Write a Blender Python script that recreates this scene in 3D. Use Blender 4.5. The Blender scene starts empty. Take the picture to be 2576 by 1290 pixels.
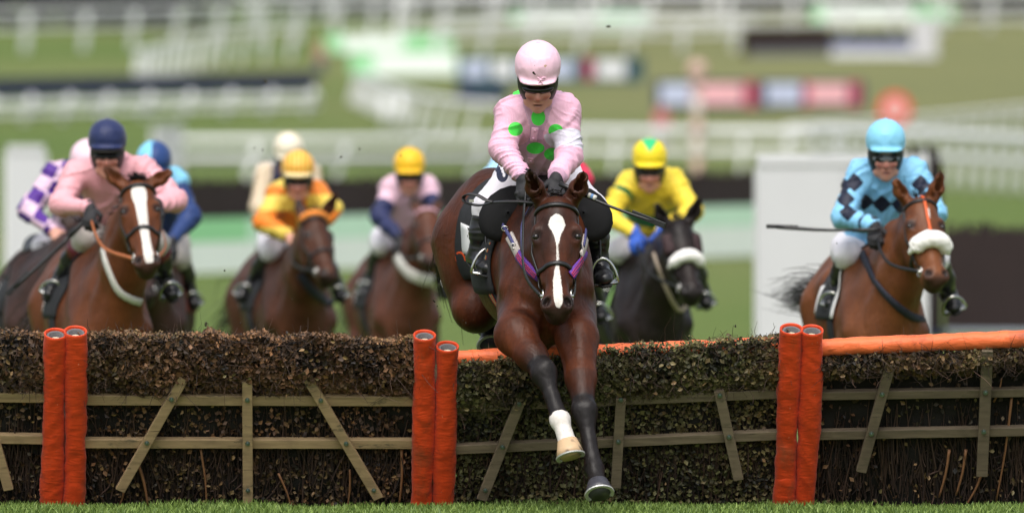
import bpy, math, random
import numpy as np
from mathutils import Vector, Matrix, noise as mnoise

# ------------------------------------------------------------------ camera, sky, sun, exposure
SC = bpy.context.scene
COL = SC.collection
FPX = 20400.0          # focal length in units of a 2576 wide picture
CX, HY, CH = 1288.0, 670.0, 1.2
cam_d = bpy.data.cameras.new("camera")
cam = bpy.data.objects.new("camera", cam_d); COL.objects.link(cam)
cam_d.sensor_width = 36.0
cam_d.lens = 36.0 * FPX / 2576.0
cam_d.clip_start = 1.0; cam_d.clip_end = 5000.0
cam.location = (0, 0, CH)
cam.rotation_euler = (math.radians(90) + math.atan((HY - 645.0) / FPX), 0, 0)
cam_d.dof.use_dof = True
cam_d.dof.focus_distance = 39.45
cam_d.dof.aperture_fstop = 2.3
SC.camera = cam

SUN_EL, SUN_AZ = math.radians(60), math.radians(172)
world = bpy.data.worlds.new("World"); SC.world = world; world.use_nodes = True
wn = world.node_tree.nodes; wl = world.node_tree.links
wn.clear()
w_out = wn.new("ShaderNodeOutputWorld"); w_bg = wn.new("ShaderNodeBackground"); w_sky = wn.new("ShaderNodeTexSky")
w_sky.sky_type = 'NISHITA'; w_sky.sun_disc = False
w_sky.sun_elevation = SUN_EL; w_sky.sun_rotation = SUN_AZ
w_sky.dust_density = 5.0; w_sky.air_density = 1.0; w_sky.ozone_density = 1.0
w_bg.inputs[1].default_value = 0.15
w_hs = wn.new("ShaderNodeHueSaturation"); w_hs.inputs['Saturation'].default_value = 0.45
wl.new(w_sky.outputs[0], w_hs.inputs['Color']); wl.new(w_hs.outputs[0], w_bg.inputs[0]); wl.new(w_bg.outputs[0], w_out.inputs[0])
sun_d = bpy.data.lights.new("sun", 'SUN'); sun_d.energy = 1.3; sun_d.angle = math.radians(45); sun_d.color = (1.0, 0.96, 0.9)
sun = bpy.data.objects.new("sun", sun_d); COL.objects.link(sun)
# light comes from high up behind the camera, a little from the left
sdir = Vector((math.sin(SUN_AZ) * math.cos(SUN_EL) * -1, math.cos(SUN_AZ) * math.cos(SUN_EL), math.sin(SUN_EL)))
sun.rotation_euler = sdir.to_track_quat('Z', 'Y').to_euler()
w_sky.sun_rotation = math.atan2(sdir.x, sdir.y)
SC.view_settings.view_transform = 'Standard'; SC.view_settings.look = 'None'
SC.view_settings.gamma = 1.0; SC.view_settings.use_curve_mapping = False
SC.view_settings.exposure = 0.43

rng = np.random.default_rng(7)
random.seed(7)

# ------------------------------------------------------------------ helpers
def P(x, y, Y):
    return np.array([(x - CX) / FPX * Y, Y, CH - (y - HY) / FPX * Y])
def pix(p):
    p = np.asarray(p); return (CX + p[0] / p[1] * FPX, HY + (CH - p[2]) / p[1] * FPX)

TY = np.array([-60, 42.5, 45, 63, 80, 100, 121, 150, 180, 222, 270, 330, 400, 500, 650, 900, 1300.])
TZ = np.array([0, 0, -.27, -.27, .416, .685, 1.08, 1.64, 2.435, 3.59, 5.5, 7.9, 10.9, 15.2, 21.4, 31.6, 47.7])
def gz(Y): return float(np.interp(Y, TY, TZ))
def Yof(y):
    ys = np.linspace(62, 900, 4000)
    v = HY + (CH - np.interp(ys, TY, TZ)) / ys * FPX
    return float(np.interp(-y, -v, ys))

def unit(v):
    v = np.asarray(v, float); return v / (np.linalg.norm(v) + 1e-12)

def mkobj(name, me, mat, parent=None, origin=None):
    o = bpy.data.objects.new(name, me); COL.objects.link(o)
    if mat is not None and len(me.materials) == 0: me.materials.append(mat)
    if parent is not None: o.parent = parent
    return o

def tag(o, label=None, cat=None, group=None, kind=None):
    if label: o['label'] = label
    if cat: o['category'] = cat
    if group: o['group'] = group
    if kind: o['kind'] = kind
    return o

ORI = {}
def thing(name, loc, label, cat, group=None):
    o = bpy.data.objects.new(name, None); COL.objects.link(o)
    o.location = tuple(float(c) for c in loc); o.empty_display_size = 0.1
    ORI[o.name] = np.array([float(c) for c in loc])
    return tag(o, label, cat, group)
def org(parent):
    while parent is not None:
        if parent.name in ORI: return ORI[parent.name]
        parent = parent.parent
    return np.zeros(3)

class MB:
    """collects faces, then becomes ONE mesh object (world coordinates in)"""
    def __init__(s): s.v = []; s.f = []; s.n = 0
    def add(s, v, f):
        v = np.asarray(v, float); s.v.append(v)
        s.f += [tuple(i + s.n for i in q) for q in f]; s.n += len(v)
    def hexa(s, c):          # 8 corners: bottom ring 0-3, top ring 4-7
        s.add(c, [(0,3,2,1),(4,5,6,7),(0,1,5,4),(1,2,6,5),(2,3,7,6),(3,0,4,7)])
    def box(s, lo, hi):
        x0,y0,z0 = lo; x1,y1,z1 = hi
        s.hexa([(x0,y0,z0),(x1,y0,z0),(x1,y1,z0),(x0,y1,z0),(x0,y0,z1),(x1,y0,z1),(x1,y1,z1),(x0,y1,z1)])
    def bar(s, a, b, w, t, wd=None):   # box beam a->b, width along wd, thickness across
        a = np.asarray(a,float); b = np.asarray(b,float); d = unit(b - a)
        wd = np.array([1.,0,0]) if wd is None else np.asarray(wd,float)
        wd = unit(wd - d * np.dot(wd, d)); n = np.cross(d, wd)
        c = []
        for p in (a, b):
            c += [p - wd*w/2 - n*t/2, p + wd*w/2 - n*t/2, p + wd*w/2 + n*t/2, p - wd*w/2 + n*t/2]
        s.hexa(c)
    def tube(s, pts, rad, seg=8, caps=True):
        pts = np.asarray(pts, float); k = len(pts)
        rad = np.full(k, rad) if np.isscalar(rad) else np.asarray(rad, float)
        tn = np.gradient(pts, axis=0); tn /= np.linalg.norm(tn, axis=1)[:, None] + 1e-9
        ref = np.array([0, 0, 1.]) if abs(tn[0][2]) < .8 else np.array([0, 1., 0])
        u = unit(np.cross(tn[0], ref)); V = []
        for i in range(k):
            u = unit(u - tn[i] * np.dot(u, tn[i])); w = np.cross(tn[i], u)
            a = np.arange(seg) * 2 * math.pi / seg
            V.append(pts[i] + rad[i] * (np.cos(a)[:, None] * u + np.sin(a)[:, None] * w))
        V = np.concatenate(V); Fs = []
        for i in range(k - 1):
            for j in range(seg):
                Fs.append((i*seg+j, i*seg+(j+1) % seg, (i+1)*seg+(j+1) % seg, (i+1)*seg+j))
        if caps: Fs += [tuple(range(seg))[::-1], tuple(range((k-1)*seg, k*seg))]
        s.add(V, Fs)
    def ribbon(s, pts, nrm, w, t):     # solid strap lying on a surface
        pts = np.asarray(pts, float); nrm = np.asarray(nrm, float); k = len(pts)
        w = np.full(k, w) if np.isscalar(w) else np.asarray(w)
        tn = np.gradient(pts, axis=0); V = []
        for i in range(k):
            n = unit(nrm[i]); sd = unit(np.cross(unit(tn[i]), n))
            V += [pts[i]-sd*w[i]/2, pts[i]+sd*w[i]/2, pts[i]+sd*w[i]*.42+n*t, pts[i]-sd*w[i]*.42+n*t]
        Fs = []
        for i in range(k-1):
            for j in range(4): Fs.append((i*4+j, i*4+(j+1) % 4, (i+1)*4+(j+1) % 4, (i+1)*4+j))
        Fs += [(3,2,1,0), tuple((k-1)*4 + j for j in range(4))]
        s.add(V, Fs)
    def ball(s, c, r, seg=10, rings=6):
        r = np.array([r]*3 if np.isscalar(r) else r, float); V = [np.array(c)+[0,0,r[2]]]; 
        for i in range(1, rings):
            th = math.pi*i/rings
            for j in range(seg):
                ph = 2*math.pi*j/seg
                V.append(np.array(c)+r*[math.sin(th)*math.cos(ph), math.sin(th)*math.sin(ph), math.cos(th)])
        V.append(np.array(c)-[0,0,r[2]]); Fs = []
        for j in range(seg): Fs.append((0, 1+j, 1+(j+1) % seg))
        for i in range(rings-2):
            for j in range(seg): Fs.append((1+i*seg+j, 1+(i+1)*seg+j, 1+(i+1)*seg+(j+1) % seg, 1+i*seg+(j+1) % seg))
        L = len(V)-1
        for j in range(seg): Fs.append((L, 1+(rings-2)*seg+(j+1) % seg, 1+(rings-2)*seg+j))
        s.add(V, Fs)
    def build(s, name, mat, parent=None, smooth=False, bevel=0.0):
        o = np.zeros(3) if parent is None else org(parent)
        v = np.concatenate(s.v) - o
        me = bpy.data.meshes.new(name); me.from_pydata(v.tolist(), [], s.f)
        if smooth: me.polygons.foreach_set('use_smooth', [True]*len(me.polygons))
        me.update()
        ob = mkobj(name, me, mat, parent)
        if bevel:
            m = ob.modifiers.new('edge', 'BEVEL'); m.width = bevel; m.segments = 2; m.limit_method = 'ANGLE'
        return ob

def spline(pts, n):
    pts = np.asarray(pts, float); k = len(pts)
    t = np.linspace(0, k-1, n); out = []
    for x in t:
        i = min(int(x), k-2); f = x - i
        p0, p1, p2, p3 = pts[max(i-1,0)], pts[i], pts[i+1], pts[min(i+2,k-1)]
        out.append(.5*((2*p1)+(-p0+p2)*f+(2*p0-5*p1+4*p2-p3)*f*f+(-p0+3*p1-3*p2+p3)*f**3))
    return np.array(out)

# value noise on point arrays
_lat = rng.random((32, 32, 32)).astype(np.float32)
def vnoise(p):
    p = np.asarray(p, np.float32); i = np.floor(p).astype(int); f = p - i; f = f*f*(3-2*f); r = 0
    for dx in (0, 1):
        for dy in (0, 1):
            for dz in (0, 1):
                w = (f[:,0] if dx else 1-f[:,0])*(f[:,1] if dy else 1-f[:,1])*(f[:,2] if dz else 1-f[:,2])
                r = r + w*_lat[(i[:,0]+dx) & 31, (i[:,1]+dy) & 31, (i[:,2]+dz) & 31]
    return r*2-1

# ------------------------------------------------------------------ smooth solid modelling (distance field -> one mesh)
class Fld:
    def __init__(s, lo, hi, h):
        s.lo = np.asarray(lo, float); s.h = h
        s.n = np.ceil((np.asarray(hi)-s.lo)/h).astype(int)+1
        s.d = np.full(s.n, 2.0, np.float32)
    def _sub(s, lo, hi):
        a = np.clip(np.floor((lo-s.lo)/s.h).astype(int), 0, s.n-1); b = np.clip(np.ceil((hi-s.lo)/s.h).astype(int)+1, 1, s.n)
        if (b <= a).any(): return None, None
        ax = [(s.lo[i]+np.arange(a[i], b[i])*s.h).astype(np.float32) for i in range(3)]
        return tuple(slice(a[i], b[i]) for i in range(3)), (ax[0][:,None,None], ax[1][None,:,None], ax[2][None,None,:])
    def _mix(s, sl, d, k, op):
        c = s.d[sl]
        if op == 'u':
            hh = np.maximum(k-np.abs(c-d), 0)/k if k > 0 else 0
            s.d[sl] = np.minimum(c, d) - hh*hh*k*.25
        else:
            hh = np.maximum(k-np.abs(c+d), 0)/k if k > 0 else 0
            s.d[sl] = np.maximum(c, -d) + hh*hh*k*.25
    def cone(s, a, b, ra, rb, k=.03, sq=(), op='u'):
        a = np.asarray(a, float); b = np.asarray(b, float)
        fm = max([1]+[f for _, f in sq]); m = max(ra, rb)*fm + k + 3*s.h
        sl, X = s._sub(np.minimum(a, b)-m, np.maximum(a, b)+m)
        if sl is None: return s
        ba = b-a; L2 = max(float(ba@ba), 1e-9)
        q = [X[i]-a[i] for i in range(3)]
        t = np.clip((q[0]*ba[0]+q[1]*ba[1]+q[2]*ba[2])/L2, 0, 1)
        q = [q[i]-t*ba[i] for i in range(3)]
        for u, f in sq:
            u = unit(u); du = (q[0]*u[0]+q[1]*u[1]+q[2]*u[2])*(1.0/f-1.0)
            q = [q[i]+du*u[i] for i in range(3)]
        d = np.sqrt(q[0]**2+q[1]**2+q[2]**2)-(ra+(rb-ra)*t)
        s._mix(sl, d.astype(np.float32), k, op); return s
    def ell(s, c, r, ax=None, k=.03, op='u'):
        c = np.asarray(c, float); r = np.asarray(r, float)
        ax = np.eye(3) if ax is None else np.asarray(ax, float)
        m = r.max()+k+3*s.h
        sl, X = s._sub(c-m, c+m)
        if sl is None: return s
        q = [X[i]-c[i] for i in range(3)]
        e = [(q[0]*ax[i][0]+q[1]*ax[i][1]+q[2]*ax[i][2])/r[i] for i in range(3)]
        k0 = np.sqrt(e[0]**2+e[1]**2+e[2]**2)+1e-6
        k1 = np.sqrt((e[0]/r[0])**2+(e[1]/r[1])**2+(e[2]/r[2])**2)+1e-6
        s._mix(sl, (k0*(k0-1)/k1).astype(np.float32), k, op); return s
    def chain(s, pts, rad, k=.03, sq=()):
        for i in range(len(pts)-1): s.cone(pts[i], pts[i+1], rad[i], rad[i+1], k, sq)
        return s
    def plane(s, p0, n, sign=1):      # keep the half space n.(p-p0) < 0
        ax = [(s.lo[i]+np.arange(s.n[i])*s.h).astype(np.float32) for i in range(3)]
        n = unit(n); d = (ax[0][:,None,None]-p0[0])*n[0]+(ax[1][None,:,None]-p0[1])*n[1]+(ax[2][None,None,:]-p0[2])*n[2]
        s.d = np.maximum(s.d, d.astype(np.float32)); return s
    def at(s, p):
        q = (np.asarray(p)-s.lo)/s.h; i = np.floor(q).astype(int); f = q-i
        i = np.clip(i, 0, s.n-2); f = np.clip(f, 0, 1); r = 0
        for dx in (0,1):
            for dy in (0,1):
                for dz in (0,1):
                    w = (f[...,0] if dx else 1-f[...,0])*(f[...,1] if dy else 1-f[...,1])*(f[...,2] if dz else 1-f[...,2])
                    r = r + w*s.d[i[...,0]+dx, i[...,1]+dy, i[...,2]+dz]
        return r
    def grad(s, p):
        p = np.asarray(p, float); g = []
        for i in range(3):
            e = np.zeros(3); e[i] = s.h*1.5
            g.append(s.at(p+e)-s.at(p-e))
        g = np.stack(g, -1); return g/(np.linalg.norm(g, axis=-1, keepdims=True)+1e-9)
    def shoot(s, o, d, tmax, tmin=0.0):
        """outermost hit walking from o+d*tmax inwards to o+d*tmin; returns point, normal, ok"""
        o = np.atleast_2d(np.asarray(o, float)); d = np.atleast_2d(np.asarray(d, float))
        d = d/np.linalg.norm(d, axis=1, keepdims=True)
        n = int((tmax-tmin)/(s.h*.7))+2
        t = np.linspace(tmax, tmin, n)
        pts = o[:,None,:]+d[:,None,:]*t[None,:,None]
        v = s.at(pts); ins = v < 0
        ok = ins.any(1); j = np.argmax(ins, 1); j = np.maximum(j, 1); r = np.arange(len(o))
        v0, v1 = v[r, j-1], v[r, j]; f = np.clip(v0/(v0-v1+1e-9), 0, 1)
        tt = t[j-1]+(t[j]-t[j-1])*f
        p = o+d*tt[:,None]
        return p, s.grad(p), ok
    def see(s, x, y):
        """the point of the solid that a line of sight from the photographer meets"""
        d = np.array([(x-CX)/FPX, 1, -(y-HY)/FPX]); c = np.array([0, 0, CH])
        y0, y1 = s.lo[1], s.lo[1]+s.n[1]*s.h
        p, n, ok = s.shoot(c+d*y1, -d, (y1-y0)*1.0)
        return p[0], n[0], bool(ok[0])
    def mesh(s, smooth=2):
        D = s.d; I = D < 0
        nx, ny, nz = (int(c)-1 for c in s.n)
        cnt = np.zeros((nx, ny, nz), np.uint8)
        for dx in (0,1):
            for dy in (0,1):
                for dz in (0,1): cnt += I[dx:dx+nx, dy:dy+ny, dz:dz+nz]
        act = (cnt > 0) & (cnt < 8)
        idx = np.full((nx, ny, nz), -1, np.int32); ci = np.argwhere(act); idx[act] = np.arange(len(ci))
        acc = np.zeros((len(ci), 3)); num = np.zeros(len(ci))
        cs = [(0,0,0),(1,0,0),(0,1,0),(1,1,0),(0,0,1),(1,0,1),(0,1,1),(1,1,1)]
        val = [D[ci[:,0]+c[0], ci[:,1]+c[1], ci[:,2]+c[2]] for c in cs]
        for a, b in [(0,1),(2,3),(4,5),(6,7),(0,2),(1,3),(4,6),(5,7),(0,4),(1,5),(2,6),(3,7)]:
            va, vb = val[a], val[b]; m = (va < 0) != (vb < 0)
            t = np.where(m, va/(va-vb+1e-12), 0)[:,None]
            p = np.array(cs[a])+t*(np.array(cs[b])-np.array(cs[a]))
            acc += p*m[:,None]; num += m
        V = s.lo+(ci+acc/num[:,None])*s.h
        Q = []
        for ax in range(3):
            o = [x for x in range(3) if x != ax]
            sh = [slice(None)]*3; sh2 = [slice(None)]*3
            sh[ax] = slice(0, -1); sh2[ax] = slice(1, None)
            A, B = I[tuple(sh)], I[tuple(sh2)]
            e = np.argwhere(A != B)
            m = (e[:,o[0]] > 0) & (e[:,o[1]] > 0) & (e[:,o[0]] < s.n[o[0]]-1) & (e[:,o[1]] < s.n[o[1]]-1)
            e = e[m]; flip = A[tuple(e.T)]
            def cell(i, j):
                c = e.copy(); c[:,o[0]] -= i; c[:,o[1]] -= j; return idx[tuple(c.T)]
            q = np.stack([cell(1,1), cell(0,1), cell(0,0), cell(1,0)], 1)
            if ax == 1: flip = ~flip
            q[~flip] = q[~flip][:, ::-1]
            Q.append(q)
        Q = np.concatenate(Q); Q = Q[(Q >= 0).all(1)]
        for it in range(smooth*2):
            lam = .5 if it % 2 == 0 else -.52
            sm = np.zeros_like(V); nn = np.zeros(len(V))
            for a, b in ((0,1),(1,2),(2,3),(3,0)):
                for c in range(3):
                    sm[:,c] += np.bincount(Q[:,a], V[Q[:,b],c], len(V))+np.bincount(Q[:,b], V[Q[:,a],c], len(V))
                nn += np.bincount(Q[:,a], minlength=len(V))+np.bincount(Q[:,b], minlength=len(V))
            V = V+lam*(sm/np.maximum(nn,1)[:,None]-V)
        return V, Q

def vnormals(V, Q):
    n = np.cross(V[Q[:,2]]-V[Q[:,0]], V[Q[:,3]]-V[Q[:,1]]); N = np.zeros_like(V)
    for j in range(4):
        for c in range(3): N[:,c] += np.bincount(Q[:,j], n[:,c], len(V))
    return N/(np.linalg.norm(N, axis=1)[:,None]+1e-12)

def qmesh(name, V, Q, mat, parent=None, attrs=None):
    me = bpy.data.meshes.new(name)
    Vl = (V-org(parent) if parent is not None else V).astype(np.float32)
    me.vertices.add(len(Vl)); me.vertices.foreach_set('co', Vl.ravel())
    me.loops.add(Q.size); me.loops.foreach_set('vertex_index', Q.astype(np.int32).ravel())
    me.polygons.add(len(Q)); me.polygons.foreach_set('loop_start', np.arange(0, Q.size, 4, dtype=np.int32))
    me.update(calc_edges=True)
    me.polygons.foreach_set('use_smooth', np.ones(len(Q), bool))
    for k, a in (attrs or {}).items():
        at = me.attributes.new(k, 'FLOAT', 'POINT'); at.data.foreach_set('value', np.asarray(a, np.float32))
    me.validate(); me.update()
    return mkobj(name, me, mat, parent)

# ------------------------------------------------------------------ materials
def L(c): return tuple(c) + (1.0,)
class NM:
    def __init__(s, name):
        s.m = bpy.data.materials.new(name); s.m.use_nodes = True
        s.t = s.m.node_tree; s.b = s.t.nodes['Principled BSDF']; s.tc = None
    def n(s, typ, **kw):
        x = s.t.nodes.new(typ)
        for k, v in kw.items(): setattr(x, k, v)
        return x
    def co(s, scale=(1,1,1)):
        if s.tc is None: s.tc = s.n('ShaderNodeTexCoord')
        mp = s.n('ShaderNodeMapping'); mp.inputs['Scale'].default_value = scale
        s.t.links.new(s.tc.outputs['Object'], mp.inputs[0]); return mp.outputs[0]
    def noise(s, scale, stretch=(1,1,1), detail=4, rough=.55, dist=0):
        x = s.n('ShaderNodeTexNoise'); x.inputs['Scale'].default_value = scale; x.inputs['Detail'].default_value = detail
        x.inputs['Roughness'].default_value = rough; x.inputs['Distortion'].default_value = dist
        s.t.links.new(s.co(stretch), x.inputs['Vector']); return x.outputs['Fac']
    def ramp(s, fac, lo, hi):
        x = s.n('ShaderNodeMapRange'); x.inputs['From Min'].default_value = lo; x.inputs['From Max'].default_value = hi
        s.t.links.new(fac, x.inputs['Value']); return x.outputs[0]
    def mix(s, fac, a, b):
        x = s.n('ShaderNodeMix', data_type='RGBA')
        for sock, v in ((x.inputs[0], fac), (x.inputs[6], a), (x.inputs[7], b)):
            if isinstance(v, (int, float)): sock.default_value = v
            elif isinstance(v, tuple): sock.default_value = L(v[:3])
            else: s.t.links.new(v, sock)
        return x.outputs[2]
    def math(s, op, a, b=0.0):
        x = s.n('ShaderNodeMath', operation=op)
        for sock, v in ((x.inputs[0], a), (x.inputs[1], b)):
            if isinstance(v, (int, float)): sock.default_value = v
            else: s.t.links.new(v, sock)
        return x.outputs[0]
    def attr(s, name):
        x = s.n('ShaderNodeAttribute'); x.attribute_name = name; return x
    def col(s, c):
        i = s.b.inputs['Base Color']
        if isinstance(c, tuple): i.default_value = L(c[:3])
        else: s.t.links.new(c, i)
        return s
    def rough(s, r):
        i = s.b.inputs['Roughness']
        if isinstance(r, (int, float)): i.default_value = r
        else: s.t.links.new(r, i)
        return s
    def bump(s, h, strength=.3, dist=.01):
        x = s.n('ShaderNodeBump'); x.inputs['Strength'].default_value = strength; x.inputs['Distance'].default_value = dist
        s.t.links.new(h, x.inputs['Height'])
        if s.b.inputs['Normal'].is_linked:
            s.t.links.new(s.b.inputs['Normal'].links[0].from_socket, x.inputs['Normal'])
        s.t.links.new(x.outputs[0], s.b.inputs['Normal']); return s
    def set(s, **kw):
        for k, v in kw.items(): s.b.inputs[k.replace('_', ' ')].default_value = v
        return s

def tint(c, f): return tuple(min(1, x*f) for x in c)
MC = {}
def plain(name, c, rough=.5, var=.25, scale=30, bump=.15, metal=0.0, bs=None, spec=.5):
    if name in MC: return MC[name]
    m = NM(name)
    m.col(m.mix(m.noise(scale), tint(c, 1-var), tint(c, 1+var))).rough(rough).set(Metallic=metal)
    m.b.inputs['Specular IOR Level'].default_value = spec
    if bump: m.bump(m.noise(bs or scale*4), bump, .004)
    MC[name] = m.m; return m.m

def cloth(name, c, patterns=(), rough=.55, wr=.35, sheen=.15):
    """silk: a base colour and sewn on or shaded-in colours chosen by signed-distance attributes of the garment"""
    m = NM(name)
    base = m.mix(m.noise(9), tint(c, .94), tint(c, 1.04))
    for a, pc in patterns:
        base = m.mix(m.math('LESS_THAN', m.attr(a).outputs['Fac'], 0.0), base, tuple(pc))
    m.col(base).rough(rough).set(Sheen_Weight=sheen, Sheen_Roughness=.4)
    m.b.inputs['Specular IOR Level'].default_value = .3
    m.bump(m.noise(34, (1, 1, .35), 3, .5, 2.2), wr, .012).bump(m.noise(160), .08, .002)
    return m.m

def coat(name, c, hi, dark=(.012,.010,.010), gloss=.42):
    """horse hair: two browns, black points and white markings from the horse's own attributes"""
    m = NM(name)
    b = m.mix(m.ramp(m.noise(4.5, (1,1,1), 4, .5, .4), .3, .75), tuple(c), tuple(hi))
    b = m.mix(m.attr('tan').outputs['Fac'], b, tint(hi, 1.9))
    b = m.mix(m.ramp(m.noise(60, (1,1,.25), 3), .35, .8), b, m.mix(.35, b, tint(c, .55)))
    b = m.mix(m.attr('dark').outputs['Fac'], b, tuple(dark))
    wv = m.math('ADD', m.attr('white').outputs['Fac'], m.math('MULTIPLY', m.math('SUBTRACT', m.noise(220, (1,1,.35), 3), .5), .012))
    wm = m.ramp(wv, .002, -.002)
    b = m.mix(wm, b, m.mix(m.noise(70), (.55,.5,.45), (.8,.77,.74)))
    b = m.mix(m.math('MULTIPLY', m.ramp(m.noise(150, (1,1,1), 1), .70, .74), m.ramp(m.noise(5), .4, .6)), b, (.11,.085,.06))
    m.col(b).rough(m.ramp(m.noise(25, (1,1,.5)), -.2, 1.6))
    rr = m.n('ShaderNodeMapRange'); rr.inputs['To Min'].default_value = gloss-.08; rr.inputs['To Max'].default_value = gloss+.14
    m.t.links.new(m.noise(7), rr.inputs['Value']); m.rough(rr.outputs[0])
    m.b.inputs['Specular IOR Level'].default_value = .22
    vn = m.math('SUBTRACT', 1.0, m.math('MULTIPLY', m.math('ABSOLUTE', m.math('SUBTRACT', m.noise(9, (1,1,.55), 2, .4, 1.1), .5)), 26.0))
    vn = m.math('MULTIPLY', m.math('MAXIMUM', vn, 0.0), m.ramp(m.noise(3.3), .48, .62)); m.bump(vn, .22, .006)
    m.bump(m.noise(11, (1.4,1,.5), 2, .5, .4), .35, .022)
    m.bump(m.noise(7, (1,1,1.2), 3, .5, .6), .25, .03).bump(m.noise(240, (1,1,.2), 2), .12, .003)
    return m.m
# ------------------------------------------------------------------ ground
def grass_mat():
    m = NM("turf")
    a = m.mix(m.ramp(m.noise(.05, (1,.35,1), 3), .35, .65), (.088,.140,.026), (.118,.162,.036))
    a = m.mix(m.ramp(m.noise(.9, (1,.5,1), 4), .3, .8), a, (.076,.122,.022))
    far = m.n('ShaderNodeSeparateXYZ'); m.t.links.new(m.co(), far.inputs[0])
    a = m.mix(m.math('MULTIPLY', m.math('MULTIPLY', m.ramp(m.math('ADD', far.outputs[1], m.math('MULTIPLY', m.noise(.02), 120.0)), 240, 400), m.ramp(far.outputs[0], -14, 6)), .75), a, (.185,.175,.08))
    a = m.mix(m.ramp(m.noise(.012, (1,1,1), 2), .5, .75), a, (.20,.195,.078))
    a = m.mix(m.ramp(m.noise(30, (1,1,1), 3), .45, .9), a, (.085,.125,.025))
    m.col(a).rough(.8).bump(m.noise(60), .4, .03)
    m.b.inputs['Specular IOR Level'].default_value = .2
    return m.m
TURF = grass_mat()
def build_ground():
    xs = np.concatenate([np.linspace(-700, -60, 20), np.linspace(-50, 50, 41), np.linspace(60, 700, 20)])
    ys = np.concatenate([np.linspace(-60, 30, 6), np.linspace(34, 130, 97), np.linspace(135, 700, 80), np.linspace(720, 1300, 20)])
    V = np.array([(x, y, gz(y) + (0.05*math.sin(x*.11+y*.07) if y > 75 else 0)) for y in ys for x in xs])
    n = len(xs); Q = np.array([(j*n+i, j*n+i+1, (j+1)*n+i+1, (j+1)*n+i) for j in range(len(ys)-1) for i in range(n-1)])
    o = qmesh("ground", V, Q, TURF); o['kind'] = 'structure'
build_ground()

def blades(n, x0, x1, y0, y1, hmin, hmax):
    x = rng.uniform(x0, x1, n); y = rng.uniform(y0, y1, n); h = rng.uniform(hmin, hmax, n)*(0.6+.6*(vnoise(np.stack([x*3, y*3, x*0], 1))*.5+.5))
    a = rng.uniform(0, math.pi, n); w = rng.uniform(.0025, .005, n); lean = rng.normal(0, .35, (n, 2))
    c = np.stack([x, y, np.zeros(n)-.005], 1); s = np.stack([np.cos(a)*w, np.sin(a)*w, np.zeros(n)], 1)
    t = c+np.stack([lean[:,0]*h, lean[:,1]*h, h], 1); mid = c+(t-c)*.55+np.stack([-lean[:,0]*h*.12, -lean[:,1]*h*.12, h*.05], 1)
    V = np.stack([c-s, c+s, mid-s*.8, mid+s*.8, t-s*.15, t+s*.15], 1).reshape(-1, 3)
    b = np.arange(n)[:,None]*6
    Q = np.concatenate([b+[0,1,3,2], b+[2,3,5,4]])
    tone = np.repeat(rng.random(n), 6)
    return V, Q, tone
gm = NM("grass_blade")
gm.col(gm.mix(gm.attr('tone').outputs['Fac'], (.06,.115,.02), (.22,.31,.07))).rough(.5); gm.b.inputs['Specular IOR Level'].default_value = .3
V, Q, tn = blades(70000, -4.3, 4.3, 38.7, 40.9, .015, .058)
o = qmesh("grass", V, Q, gm.m, None, {'tone': tn}); o['kind'] = 'stuff'

# far wood on the hill top
def wood():
    mb = []; n = 0; r = np.random.default_rng(3)
    V, Q = [], []
    for i in range(120):
        x = r.uniform(-80, 80); Y = r.uniform(545, 575) if x < -20 else r.uniform(645, 690); h = r.uniform(7, 11)
        c = np.array([x, Y, gz(Y)+h*.5])
        k = 420
        d = r.normal(size=(k, 3)); d /= np.linalg.norm(d, axis=1)[:,None]; d[:,2] *= 1.0
        p = c+d*r.uniform(.55, 1, (k,1))*[h*.55, h*.55, h*.55]
        u = r.normal(size=(k,3)); u /= np.linalg.norm(u, axis=1)[:,None]; w = np.cross(u, d)
        s = r.uniform(.5, 1.1, (k,1))
        V.append(np.stack([p-u*s, p-w*s*.7, p+u*s, p+w*s*.7], 1).reshape(-1,3)); Q.append(np.arange(k*4).reshape(-1,4)+n); n += k*4
    o = qmesh("far_wood", np.concatenate(V), np.concatenate(Q), plain("hazy_far_leaf", (.026,.028,.045), .9, .3, 1, 0)); o['kind'] = 'stuff'  # bluish distance haze is mixed into this leaf colour
    o['label'] = 'dark line of bare trees along the top of the hill'
wood()

# ------------------------------------------------------------------ far course furniture
WING = plain("white_painted_panel", (.60,.60,.63), .5, .05, 2, .02)
WHITE = plain("white_plastic", (.78,.79,.8), .35, .05, 3, .02)
GREYP = plain("grey_shade_cloth", (.16,.17,.19), .8, .15, 2, 0)
NAVYB = plain("navy_board", (.02,.025,.07), .5, .1, 3, 0)
DKBIRCH = NM("birch_brush"); DKBIRCH.col(DKBIRCH.mix(DKBIRCH.noise(40, (1,1,.12)), (.010,.006,.007), (.040,.021,.020))).rough(.85).bump(DKBIRCH.noise(60, (1,1,.1)), .8, .03)
DKBIRCH = DKBIRCH.m
def base(x, y):
    Y = Yof(y); p = P(x, y, Y); p[2] = gz(Y); return p

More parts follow.
